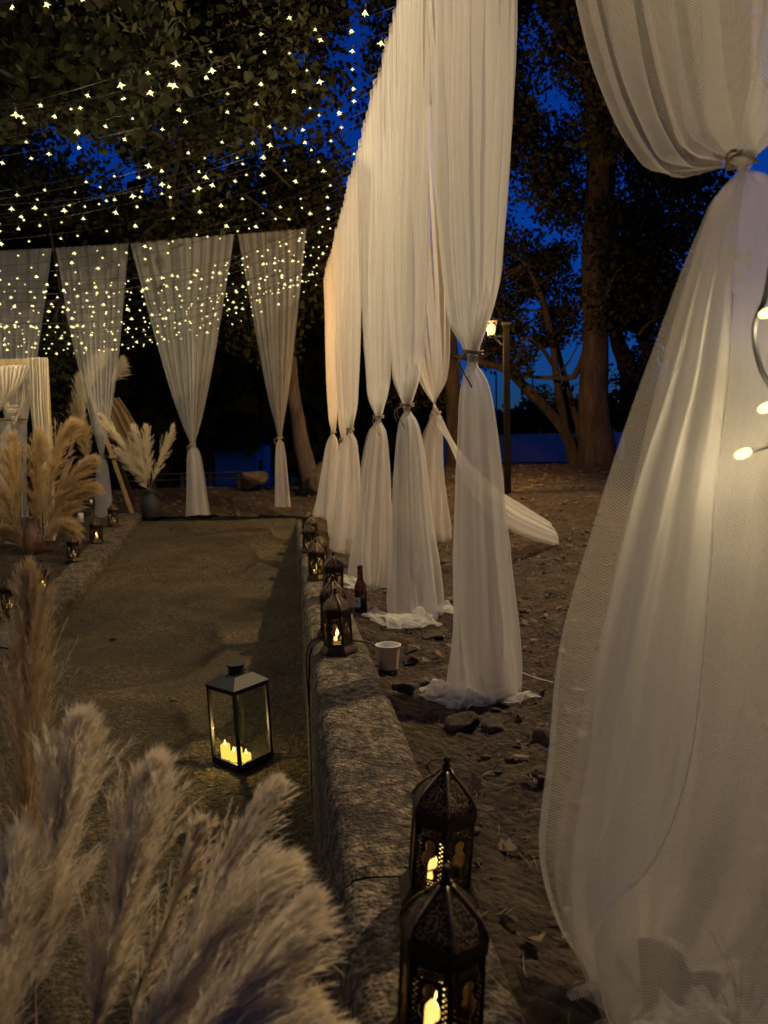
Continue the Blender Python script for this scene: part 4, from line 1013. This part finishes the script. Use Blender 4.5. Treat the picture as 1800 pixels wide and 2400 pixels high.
# thin black lead crossing the kerb beside the lantern
V, Fc = tube_np(spline([(kx(2.86) - .004, 2.85, -.12), (kx(2.86) - .008, 2.86, .06), (kx(2.86) + .012, 2.87, .122), (kx(2.86) + .09, 2.90, .126), (kx(2.86) + .16, 2.86, .125), (kx(2.8) + .235, 2.80, .120), (kx(2.8) + .30, 2.78, .065)], 30), .0032, 6)
tag(mk('cable', V, Fc, M['cable'], smooth=True), 'thin black cable lying across the right kerb behind a lantern', 'cable')

# ================================================================== STREET LAMP
def street_lamp(px, y, label, energy, xyz=None, H=None, side=-1, rz=0.0):
    if xyz is None:
        q = P(px, 1150, y); g0 = float(zg(q[0], q[1])); top = P(1180, 762, y)[2]; H = top - g0; xyz = (q[0], q[1], g0)
    t = thing('street_lamp', label, 'street lamp', xyz, rz, group=None)
    MB().box((0, 0, H / 2 - .15), (.07, .07, H + .3)).build('post', M['postpaint'], t)
    MB().box((0, 0, H + .012), (.10, .10, .025)).build('cap', M['blackmetal'], t)
    zb = H - .13
    MB().bar((side * .04, 0, zb), (side * .19, 0, zb), .022).bar((side * .04, 0, zb - .10), (side * .14, 0, zb - .01), .016).build('bracket', M['blackmetal'], t)
    fr = MB()
    for k in range(4):
        a = math.pi / 4 + k * math.pi / 2
        fr.bar((.045 * math.cos(a), .045 * math.sin(a), .02), (.078 * math.cos(a), .078 * math.sin(a), .17), .009)
    fr.lathe([(.02, .0), (.05, .012), (.05, .022)], 4, a0=math.pi / 4)
    hd = fr.build('lamp_head', M['blackmetal'], t); hd.location = (side * .17, 0, zb)
    MB().lathe([(.088, .17), (.088, .178), (.045, .215), (.03, .225), (.012, .24)], 4, a0=math.pi / 4).build('roof', M['blackmetal'], hd)
    MB().lathe([(.014, .02), (.036, .05), (.045, .09), (.036, .13), (.006, .155)], 12).build('bulb', M['lampglow'], hd, True)
    l = lamp('street_light', (0, 0, 0), energy, (1.0, .50, .15), .045); l.parent = hd; l.location = (side * .115, -.05, .10)
street_lamp(1190, 9.0, 'dark street lamp glowing orange beside the second curtain', 200)
def flood_post():
    x, y = 3.5, 4.5; g0 = float(zg(x, y)); H = 5.5
    t = thing('floodlight_post', 'hooded floodlight on a post out of the picture on the right, lighting the path', 'floodlight', (x, y, g0))
    MB().tube([(0, 0, -.3), (0, 0, H)], [.06, .045], 10).build('post', M['blackmetal'], t, True)
    MB().bar((0, 0, H - .05), (-.35, .12, H), .05).build('arm', M['blackmetal'], t)
    MB().box((-.34, .12, H + .06), (.34, .26, .05), R(-18)).build('hood', M['blackmetal'], t)
    MB().lathe([(.02, .03), (.05, .01), (.05, -.02), (.02, -.04)], 12, (-.36, .12, H)).build('bulb', M['lampglow'], t, True)
    ld = bpy.data.lights.new('floodlight_beam', 'SPOT'); ld.energy = 1350; ld.color = (1.0, .73, .40); ld.shadow_soft_size = .06; ld.spot_size = R(112); ld.spot_blend = .35
    o = bpy.data.objects.new('floodlight_beam', ld); COL.objects.link(o); o.parent = t; o.location = (-.42, .14, H - .07)
    d = Vector((-1.2, 5.0, -.2)) - Vector((x - .42, y + .14, g0 + H)); o.rotation_euler = d.to_track_quat('-Z', 'Y').to_euler()
flood_post()

# ================================================================== PAMPAS
def plume_mesh(base, ctrl, tip, W, nb, nh, hw, seed, droop=.35, hl=.30):
    rr = np.random.default_rng(seed)
    base, ctrl, tip = map(lambda a: np.asarray(a, float), (base, ctrl, tip))
    L = np.linalg.norm(tip - base)
    def ax(t): t = t[:, None]; return base * (1 - t)**2 + 2 * ctrl * t * (1 - t) + tip * t**2
    def tan(t): t = t[:, None]; d = 2 * (ctrl - base) * (1 - t) + 2 * (tip - ctrl) * t; return d / np.linalg.norm(d, axis=1)[:, None]
    t = rr.uniform(0, 1, nb) ** .9
    p = ax(t * .96); T = tan(t)
    rad = rr.normal(size=(nb, 3)); rad -= T * (rad * T).sum(1)[:, None]; rad /= np.linalg.norm(rad, axis=1)[:, None]
    env = (np.sin(math.pi * np.clip(.10 + .88 * t, 0, 1)) ** .8) * .92 + .05
    al = np.radians(rr.uniform(3, 24, nb)) * (1.15 - .55 * t)
    bd = T * np.cos(al)[:, None] + rad * np.sin(al)[:, None]
    bl = W * env * rr.uniform(.7, 2.3, nb) * 1.5
    bl = np.minimum(bl, np.maximum(.25 * W, (1.02 - t * .96) * L + rr.uniform(-.3, .35, nb) * W))
    # hairs along every branchlet
    n = nb * nh
    B = np.repeat(np.arange(nb), nh); q = rr.uniform(.03, 1, n) ** .8
    g = np.array([0, 0, -1.0])
    pos = p[B] + bd[B] * (bl[B] * q)[:, None] + g * (droop * bl[B] * q**2 * .5)[:, None]
    loc = bd[B] + g * (droop * q)[:, None]; loc /= np.linalg.norm(loc, axis=1)[:, None]
    d = loc + rr.normal(size=(n, 3)) * .22; d /= np.linalg.norm(d, axis=1)[:, None]
    hlen = (hl * W * rr.uniform(.5, 1.3, n) * (1.1 - .4 * q))[:, None]
    sd = np.cross(d, rr.normal(size=(n, 3))); sd /= np.linalg.norm(sd, axis=1)[:, None]; sd *= (hw * rr.uniform(.6, 1.4, n))[:, None] / 2
    m1 = pos + d * hlen * .5 + rr.normal(size=(n, 3)) * hlen * .04
    d2 = d + g * .35 * droop + rr.normal(size=(n, 3)) * .12
    e = m1 + d2 * hlen * .5
    V = np.stack([pos - sd, pos + sd, m1 + sd * .8, m1 - sd * .8, e], 1)
    k = np.arange(n)[:, None] * 5
    V = V.reshape(-1, 3)
    F4 = k + np.array([0, 1, 2, 3]); F3 = k + np.array([3, 2, 4, 4])
    return V, F4, k + np.array([3, 2, 4])
def tri_mesh(name, V, F4, F3):
    Fc = np.concatenate([F4[:, [0, 1, 2]], F4[:, [0, 2, 3]], F3]); return mesh_data(name, V, Fc)
def pampas(label, foot, base, ctrl, tip, W, nb, nh, hw, seed, mat, group, stem=.004, **kw):
    t = thing('pampas_plume', label, 'pampas grass', foot, group=group)
    V, a, b = plume_mesh(base, ctrl, tip, W, nb, nh, hw, seed, **kw)
    o = place('plume', tri_mesh('plume', V, a, b), M[mat], t, True); o['kind'] = 'stuff'
    base, ctrl, tip, foot = map(lambda q: np.asarray(q, float), (base, ctrl, tip, foot))
    pts = [foot, (foot * .5 + base * .5), base, base * .25 + ctrl * .5 + tip * .25, base * .04 + ctrl * .32 + tip * .64]
    V, Fc = tube_np(spline(pts, 24), np.linspace(stem, stem * .4, 24), 6); mk('stem', V, Fc, M['straw'], t, smooth=True, world=True)
    return t
# foreground bouquet, in a clay vase below the picture
vz = float(pathz(.9)); VX, VY = -.36, .80
vt = thing('floor_vase', 'brown clay floor vase below the picture holding the foreground pampas', 'vase', (VX, VY, vz))
MB().lathe([(.07, 0), (.11, .06), (.135, .18), (.12, .32), (.075, .42), (.06, .47), (.072, .50), (.066, .50), (.05, .46)], 28).build('body', M['clay'], vt, True)
mouth = np.array([VX, VY, vz + .49])
GF = 'foreground pampas plumes'
def near_plume(label, b, c, t_, W, seed, nb=150, nh=54, hw=.0007, mat='plume', **kw):
    pampas(label, mouth + np.array([0, 0, -.3]), P(*b), P(*c), P(*t_), W, int(nb * 2.2), nh, hw, seed, mat, GF, hl=.42, **kw)
near_plume('tall brown pampas plume rising at the left edge above the others', (60, 2130, 1.22), (70, 1750, 1.30), (70, 1330, 1.38), .075, 41, 190, 52, .0008, 'plume_gold')
near_plume('pale pampas plume pointing up left of the glass lantern', (80, 2330, .92), (130, 2000, .96), (192, 1690, 1.0), .070, 42, 170)
near_plume('pampas plume leaning right in the middle of the foreground bunch', (215, 2440, .84), (290, 2080, .88), (358, 1800, .92), .062, 43, 170)
near_plume('slim pampas plume whose feathery tip reaches the glass lantern', (380, 2330, .86), (520, 2020, .92), (648, 1835, 1.0), .040, 44, 150)
near_plume('broad pampas plume leaning far right towards the kerb', (290, 2560, .72), (460, 2200, .76), (650, 2040, .82), .060, 45, 190)
near_plume('lowest pampas plume brushing the kerb at the bottom', (330, 2640, .66), (540, 2360, .68), (715, 2130, .74), .055, 46, 200)
near_plume('drooping pampas plume filling the bottom edge of the foreground', (250, 2720, .66), (480, 2480, .66), (690, 2370, .70), .060, 47, 190)
near_plume('dark pampas plume in the bottom left corner', (-60, 2620, .80), (0, 2300, .84), (40, 1990, .9), .075, 48, 170)
near_plume('wispy pampas plume tip between the pale plume and the lantern', (300, 2400, .95), (420, 2100, .98), (470, 1930, 1.0), .035, 49, 90)
near_plume('short pampas plume peeping over the nearest lantern foot', (540, 2600, .66), (660, 2500, .66), (800, 2420, .70), .04, 50, 120)

# bouquet on the left, mid distance
bx = P(80, 1330, 7.35); bz = float(zg(bx[0], bx[1]))
bv = thing('floor_vase', 'slim brown vase holding the golden pampas bunch on the left bank', 'vase', (bx[0], bx[1], bz))
MB().lathe([(.06, 0), (.085, .05), (.09, .14), (.07, .23), (.045, .29), (.04, .34), (.05, .36), (.044, .36), (.03, .33)], 24).build('body', M['clay'], bv, True)
mt_ = np.array([bx[0], bx[1], bz + .34])
GM = 'golden pampas bunch on the left bank'
D = 7.35
mid = [('left pampas plume of the golden bunch pointing straight up', (40, 1230), (30, 1130), (28, 1030), .16),
       ('tall pampas plume in the middle of the golden bunch', (85, 1230), (88, 1120), (92, 1020), .15),
       ('arching pampas plume with ragged dark edge leaning right in the golden bunch', (110, 1220), (115, 1050), (170, 995), .13),
       ('pampas plume spreading right above the lanterns in the golden bunch', (110, 1240), (150, 1120), (212, 1075), .14),
       ('pampas plume reaching right at mid height of the golden bunch', (110, 1250), (160, 1170), (215, 1140), .13),
       ('drooping pampas plume curling over the lit lantern in the golden bunch', (100, 1270), (140, 1205), (172, 1255), .12),
       ('pampas plume cut by the left edge in the golden bunch', (50, 1260), (10, 1180), (-30, 1110), .16),
       ('low pampas plume hanging left in the golden bunch', (60, 1290), (20, 1215), (-15, 1270), .13)]
for i, (lab, b, c, tp, W) in enumerate(mid):
    dd = D + .12 * math.sin(i * 2.1)
    pampas(lab, mt_ + np.array([0, 0, -.2]), P(*b, dd), P(*c, dd), P(*tp, dd), W * 1.22, 220, 32, .0031, 60 + i, 'plume_gold', GM, droop=.55, hl=.55)
# jug with pampas at the end of the path
jp = P(356, 1220, 9.12); jz = float(pathz(9)) - .01
jz = min(jz, jp[2]); jg = thing('ceramic_jug', 'dark ceramic jug with handles at the end of the left kerb', 'jug', (jp[0], jp[1], jz))
MB().lathe([(.09, 0), (.105, .02), (.122, .14), (.118, .20), (.085, .27), (.055, .30), (.050, .35), (.068, .375), (.060, .375), (.044, .34)], 28).build('body', M['ceramic'], jg, True)
for sx in (-1, 1):
    a = np.linspace(-.3, math.pi + .15, 14)
    MB().tube(np.stack([sx * (.055 + .065 * np.sin(a)), 0 * a, .285 - .055 * np.cos(a)], 1), .012, 8).build('handle', M['ceramic'], jg, True)
jm = np.array([jp[0], jp[1], jz + .36]); GJ = 'pampas in the dark jug'
for i, (lab, b, c, tp, W) in enumerate([('long pampas plume leaning left out of the dark jug', (345, 1140), (300, 1050), (236, 972), .12), ('short left pampas plume in the dark jug', (348, 1130), (330, 1060), (314, 1003), .10),
       ('upright middle pampas plume in the dark jug', (350, 1130), (345, 1060), (343, 1000), .085), ('pampas plume leaning right out of the dark jug', (356, 1130), (378, 1070), (406, 998), .085), ('low pampas plume spreading left in the dark jug', (345, 1145), (312, 1090), (280, 1060), .11)]):
    pampas(lab, jm + np.array([0, 0, -.25]), P(*b, 9.12), P(*c, 9.12), P(*tp, 9.12), W, 180, 26, .0038, 80 + i, 'plume', GJ, droop=.25, hl=.6)

# ================================================================== LEFT BANK: drapes, arch, glass
def gl(px, y): 
    p = P(px, 1250, y); return np.array([p[0], p[1], float(zg(p[0], p[1]))])
FY = 7.95
fb = gl(119, FY); ft = P(120, 838, FY)
fr = thing('wooden_frame', 'pale wooden backdrop frame hung with cream drapes at the left edge', 'frame', fb)
H = ft[2] - fb[2]
MB().box((0, .05, H / 2 - .1), (.055, .07, H + .2)).build('post', M['wood'], fr)
MB().box((-1.9, .05, H / 2 - .1), (.055, .07, H + .2)).build('post', M['wood'], fr)
MB().box((-.945, .05, H - .04), (1.83, .068, .075)).build('beam', M['wood'], fr)
MB().box((-.02, .0, H - .045), (.085, .03, .07)).build('beam_end', M['wood'], fr)
def cloth(name, label, keys, folds, seed, nu=130, nv=48, mat='cream', cat='drape'):
    ts = np.linspace(0, 1, len(keys)); X, uv = gathered([(float(a), *k) for a, k in zip(ts, keys)], nu, nv, folds, seed, 0)
    b = X.reshape(-1, 3); t = np.array([b[:, 0].mean(), b[:, 1].mean(), b[:, 2].min()])
    nv_, nu_ = X.shape[:2]
    o = mk(name, b - t, gridF(nv_, nu_), M[mat], None, True, uv=uv.reshape(-1, 2)); o.location = t.tolist(); tag(o, label, cat, 'cream cloth on the wooden frame'); return o
def k_(px, py, y, a, b, ang=0.0): return (P(px, py, y), np.array([math.cos(ang), 0, math.sin(ang)]) * a, np.array([0, 1, 0]) * b)
cloth('cream_drape', 'cream gauze drape hanging full length beside the frame post', [k_(86, 842, FY - .06, .105, .05), k_(88, 848, FY - .09, .105, .045), k_(92, 950, FY - .09, .095, .05), k_(99, 1040, FY - .09, .09, .05), k_(106, 1180, FY - .09, .09, .05), k_(112, 1345, FY - .09, .085, .05)], 9, 3)
cloth('cream_swag', 'cream gauze swag sweeping down to the left from the frame beam', [k_(35, 856, FY - .06, .17, .04, .05), k_(28, 864, FY - .1, .17, .04, .05), k_(24, 915, FY - .12, .13, .05, .5), k_(-5, 965, FY - .12, .11, .05, .9), k_(-60, 1000, FY - .12, .10, .05, 1.3)], 8, 5)
cloth('cream_swag', 'deep looped cream gauze swag hanging below the first swag', [k_(58, 890, FY - .05, .035, .04, .4), k_(56, 930, FY - .07, .055, .04, .35), k_(48, 962, FY - .09, .075, .04, 1.0), k_(33, 973, FY - .1, .10, .035, 1.57), k_(18, 962, FY - .09, .075, .035, 2.2), k_(4, 925, FY - .07, .05, .035, 2.8), k_(-4, 890, FY - .05, .035, .03, 2.8)], 7, 6)
mf = thing('macrame_hanging', 'grey macrame fringe hanging behind the cream swags', 'macrame', gl(30, FY), group=None)
rr = random.Random(2)
for i in range(26):
    x = -10 + i * 2.9; a = P(x, 985, FY + .02); e = P(x + rr.uniform(-1, 1), 1200 + rr.uniform(-15, 60), FY + .02)
    V, Fc = tube_np(spline([a, (a + e) / 2 + np.array([rr.uniform(-.006, .006), 0, 0]), e], 10), .0052, 6, .2, i); mk('strand', V, Fc, M['macrame'], mf, smooth=True, world=True)
V, Fc = tube_np([P(-30, 984, FY + .02), P(66, 982, FY + .02)], .012, 8); mk('dowel', V, Fc, M['wood'], mf, smooth=True, world=True)
# A-frame arch with cloth and plumes behind the back curtain
AY = 9.9
ab = P(310, 1172, AY); ag = float(zg(ab[0], ab[1])); ab[2] = ag
ar = thing('a_frame_arch', 'wooden A-frame arch draped with tan cloth behind the back curtain', 'arch', ab)
apex = P(206, 905, AY); fl = P(120, 1180, AY); fl[2] = ag
MB().bar(ab + [0, 0, -.03], apex + (apex - ab) * .04, .04, .04).build('leg', M['wood'], ar, world=True)
MB().bar(fl + np.array([0, 0, -.03]), apex + (apex - fl) * .04 + np.array([0, .05, 0]), .04, .04).build('leg', M['wood'], ar, world=True)
a2 = P(318, 1178, AY + .7); a2[2] = ag + .05
MB().bar(a2, apex + np.array([0, .1, 0]), .04, .04).build('leg', M['darkwood'], ar, world=True)
MB().bar(P(258, 1070, AY - .03), P(160, 1072, AY - .03), .035).build('cross_bar', M['darkwood'], ar, world=True)
MB().box(tuple(P(266, 1070, AY - .04)), (.09, .05, .04)).build('peg', M['wood'], ar, world=True)
X, uv = gathered([(0, P(258, 935, AY + .1), np.array([.12, 0, .02]), np.array([0, .03, 0])), (.5, P(285, 985, AY + .1), np.array([.17, 0, -.02]), np.array([0, .04, 0])), (1, P(320, 1060, AY + .12), np.array([.16, 0, -.05]), np.array([0, .04, 0]))], 90, 40, 4, 5)
mk('cloth', X.reshape(-1, 3), gridF(40, 90), M['tan'], ar, True, True, uv.reshape(-1, 2))
for i, (lab, b, c, tp, W) in enumerate([('topmost pampas plume on the arch, seen through the back curtain', (205, 920), (205, 880), (245, 826), .17), ('pampas plume on the left slope of the arch', (195, 1010), (190, 950), (186, 885), .15), ('low golden pampas plume on the arch beside the back curtain', (195, 1060), (180, 1010), (182, 940), .15),
        ('pampas plume hanging on the arch right of the curtain waist', (205, 1080), (200, 1040), (195, 985), .13), ('dark pampas plume on the right of the arch top', (255, 900), (275, 880), (285, 845), .13)]):
    pampas(lab, P(*b, AY - .05), P(*b, AY - .05), P(*c, AY - .05), P(*tp, AY - .05), W, 170, 24, .004, 100 + i, 'plume_gold' if i in (2, 3) else 'plume', 'pampas plumes on the arch', droop=.4, hl=.6)
# glass cylinder and small candle behind the left lanterns
gp = P(190, 1228, 8.5); gz = float(pathz(8.5) + .10)
t = thing('glass_cylinder', 'clear glass cylinder vase behind the left lanterns', 'vase', (gp[0], gp[1], gz))
MB().lathe([(.002, .004), (.055, .004), (.060, .01), (.060, .32), (.057, .32), (.056, .014), (.002, .012)], 28, cap=False).build('glass', M['glass'], t, True)
MB().lathe([(.03, .014), (.03, .12), (.005, .122)], 16).build('candle', M['whitepaper'], t, True)
gp = P(216, 1225, 8.3); gz = float(pathz(8.3) + .10)
t = thing('glass_bottle', 'slim clear bottle with a pale stopper behind the left lanterns', 'bottle', (gp[0], gp[1], gz))
MB().lathe([(.002, .003), (.035, .003), (.036, .15), (.015, .20), (.013, .27), (.011, .27), (.013, .2), (.033, .15)], 20, cap=False).build('glass', M['glass'], t, True)
MB().lathe([(.012, .26), (.014, .30), (.004, .305)], 12).build('stopper', M['whitepaper'], t, True)
cp = P(172, 1222, 8.0); cz = float(pathz(8.0) + .105)
t = thing('tea_light', 'tiny lit candle in a dark holder left of the clear vase', 'candle', (cp[0] - .0, cp[1], cz))
MB().lathe([(.02, 0), (.028, .005), (.030, .05), (.027, .05), (.02, .01)], 14).build('holder', M['blackmetal'], t, True)
MB().lathe([(.004, .03), (.011, .045), (.009, .065), (.001, .085)], 8).build('flame', M['flame'], t, True)

# ================================================================== GROUND LITTER
rg = np.random.default_rng(77)
def scatter_stones(name, label, n, box, smin, smax, seed, mat='rock', zf=None, pw=2.2):
    r_ = np.random.default_rng(seed)
    bm = bmesh.new(); bmesh.ops.create_icosphere(bm, subdivisions=1, radius=1); V0 = np.array([v.co[:] for v in bm.verts]); F0 = np.array([[v.index for v in f.verts] for f in bm.faces]); bm.free()
    s = r_.uniform(box[0], box[1], n); y = box[2] + (box[3] - box[2]) * r_.uniform(0, 1, n) ** 1.15
    x = kx(y) + s; z = zg(x, y, True) if zf is None else zf(y)
    sz = smin * (smax / smin) ** (r_.uniform(0, 1, n) ** pw)
    V = V0[None] * (1 + .28 * r_.normal(size=(n, len(V0), 1)).clip(-1, 1)); V = V * (sz[:, None, None] * np.stack([r_.uniform(.7, 1.3, n), r_.uniform(.7, 1.3, n), r_.uniform(.35, .8, n)], 1)[:, None, :])
    a = r_.uniform(0, 6.28, n); c_, s_ = np.cos(a)[:, None], np.sin(a)[:, None]
    V = np.stack([V[..., 0] * c_ - V[..., 1] * s_, V[..., 0] * s_ + V[..., 1] * c_, V[..., 2]], -1) + np.stack([x, y, z + sz * .12], 1)[:, None, :]
    Fc = (F0[None] + (np.arange(n) * len(V0))[:, None, None]).reshape(-1, 3)
    o = mk(name, V.reshape(-1, 3), Fc, M[mat]); tag(o, label, None, kind='stuff')
scatter_stones('gravel', 'loose gravel and clods on the earth right of the kerb', 5200, (.27, 3.2, .8, 7.5), .0022, .016, 1, pw=3.4)
scatter_stones('gravel', 'loose gravel on the bank behind the curtains', 2000, (-3.5, 5.5, 9.1, 14.5), .008, .05, 2)
scatter_stones('gravel', 'loose gravel on the far right bank', 2200, (1.0, 5.0, 5.5, 12), .007, .035, 3)
scatter_stones('path_grit', 'grit and small pebbles lying on the path', 2600, (-1.78, -.01, 1.2, 8.8), .0018, .009, 4, zf=lambda y: pathz(y) + .004, pw=3)
def needles(name, label, n, box, ln, wd, seed, mat='straw'):
    r_ = np.random.default_rng(seed)
    s = r_.uniform(box[0], box[1], n); y = box[2] + (box[3] - box[2]) * r_.uniform(0, 1, n) ** 1.4; x = kx(y) + s; z = zg(x, y, True) + .004
    a = r_.uniform(0, 6.28, n); l = ln * r_.uniform(.4, 1.3, n)
    d = np.stack([np.cos(a), np.sin(a), r_.uniform(-.05, .25, n)], 1) * l[:, None]
    sd = np.stack([-np.sin(a), np.cos(a), 0 * a], 1) * wd; up = np.array([0, 0, wd])
    p = np.stack([x, y, z], 1); mid_ = p + d * .5 + np.stack([r_.normal(size=n), r_.normal(size=n), np.abs(r_.normal(size=n)) * .6], 1) * (l * .08)[:, None]
    e = p + d
    V = np.stack([p - sd, p + sd, p + up, mid_ - sd, mid_ + sd, mid_ + up, e], 1).reshape(-1, 3)
    k = np.arange(n)[:, None] * 7
    f = [(0, 3, 2), (2, 3, 5), (1, 2, 4), (2, 5, 4), (3, 6, 5), (5, 6, 4)]
    Fc = np.concatenate([k + np.array(q) for q in f])
    o = mk(name, V, Fc, M[mat]); tag(o, label, None, kind='stuff')
needles('pine_needles', 'dry pine needles strewn on the earth right of the kerb', 4200, (.25, 2.6, .7, 6.0), .045, .0007, 5)
needles('twigs', 'dry twigs strewn on the earth right of the kerb', 420, (.25, 2.8, .7, 7.5), .11, .0016, 6, 'bark')
needles('dry_grass', 'dry grass and twigs on the far bank', 1600, (-3.0, 5.0, 9.2, 14), .12, .002, 7)
def litter(name, label, pts, size, seed):
    r_ = np.random.default_rng(seed); n = len(pts)
    nrm = r_.normal(size=(n, 3)) * .28 + [0, 0, 1]; nrm /= np.linalg.norm(nrm, axis=1)[:, None]
    a = r_.normal(size=(n, 3)); a -= nrm * (a * nrm).sum(1)[:, None]; a /= np.linalg.norm(a, axis=1)[:, None]; b = np.cross(nrm, a)
    sz = size * r_.uniform(.5, 1.3, n)[:, None, None]
    cur = (np.abs(OAK[:, 0]) * 1.2 + .25 * (OAK[:, 1] - .5)**2)[None, :, None] * r_.uniform(.1, .8, n)[:, None, None]
    V = pts[:, None] + sz * (a[:, None] * OAK[None, :, :1] + b[:, None] * (OAK[None, :, 1:] - .5) + nrm[:, None] * cur)
    o = mk(name, V.reshape(-1, 3), np.arange(n * len(OAK)).reshape(n, -1), M['dryleaf']); tag(o, label, None, kind='stuff')
n = 90; y = rg.uniform(1.6, 8.8, n); s = -PW * rg.uniform(.02, .98, n) ** .8; x = kx(y) + s
litter('fallen_leaves', 'fallen dry leaves on the path', np.stack([x, y, pathz(y) + .014], 1), .05, 8)
n = 520; y = .8 + 7 * rg.uniform(0, 1, n) ** 1.2; x = kx(y) + rg.uniform(.26, 2.6, n)
litter('fallen_leaves', 'fallen dry oak leaves on the earth right of the kerb', np.stack([x, y, zg(x, y, True) + .012], 1), .05, 9)
# bent dry stems by the nearest curtain
def tuft(label, px, py, y, n, h, seed):
    r_ = np.random.default_rng(seed); p = P(px, py, y); p[2] = float(zg(p[0], p[1]))
    t = thing('dry_grass_tuft', label, 'grass', p, group='dry grass tufts')
    for i in range(n):
        d = r_.normal(size=2) * .5; q = [p, p + np.array([d[0] * .25, d[1] * .25, .55]) * h, p + np.array([d[0], d[1], 1 - .3 * abs(d[0])]) * h * r_.uniform(.7, 1.1)]
        V, Fc = tube_np(spline(q, 10), np.linspace(.0016, .0005, 10), 5); mk('stem', V, Fc, M['straw'], t, smooth=True, world=True)
tuft('bent dry grass stems at the lower right corner by the curtain hem', 1735, 2330, 1.0, 9, .16, 3)
tuft('thin dry grass stems on the bank right of the trailing curtain', 1330, 1240, 6.4, 5, .22, 4)
tuft('thin dry grass stems under the lamp post bank', 1295, 1210, 7.4, 4, .22, 5)
# pulled white cord on the earth behind the tied curtain
V, Fc = tube_np(spline([on_ground(1215, 1585) + [0, 0, .02], on_ground(1260, 1597) + [0, 0, .012], on_ground(1330, 1612) + [0, 0, .008]], 16), .0014, 5); tag(mk('cord', V, Fc, M['hem'], smooth=True), 'thin pale cord running right from the hem of the tied curtain', 'cord')
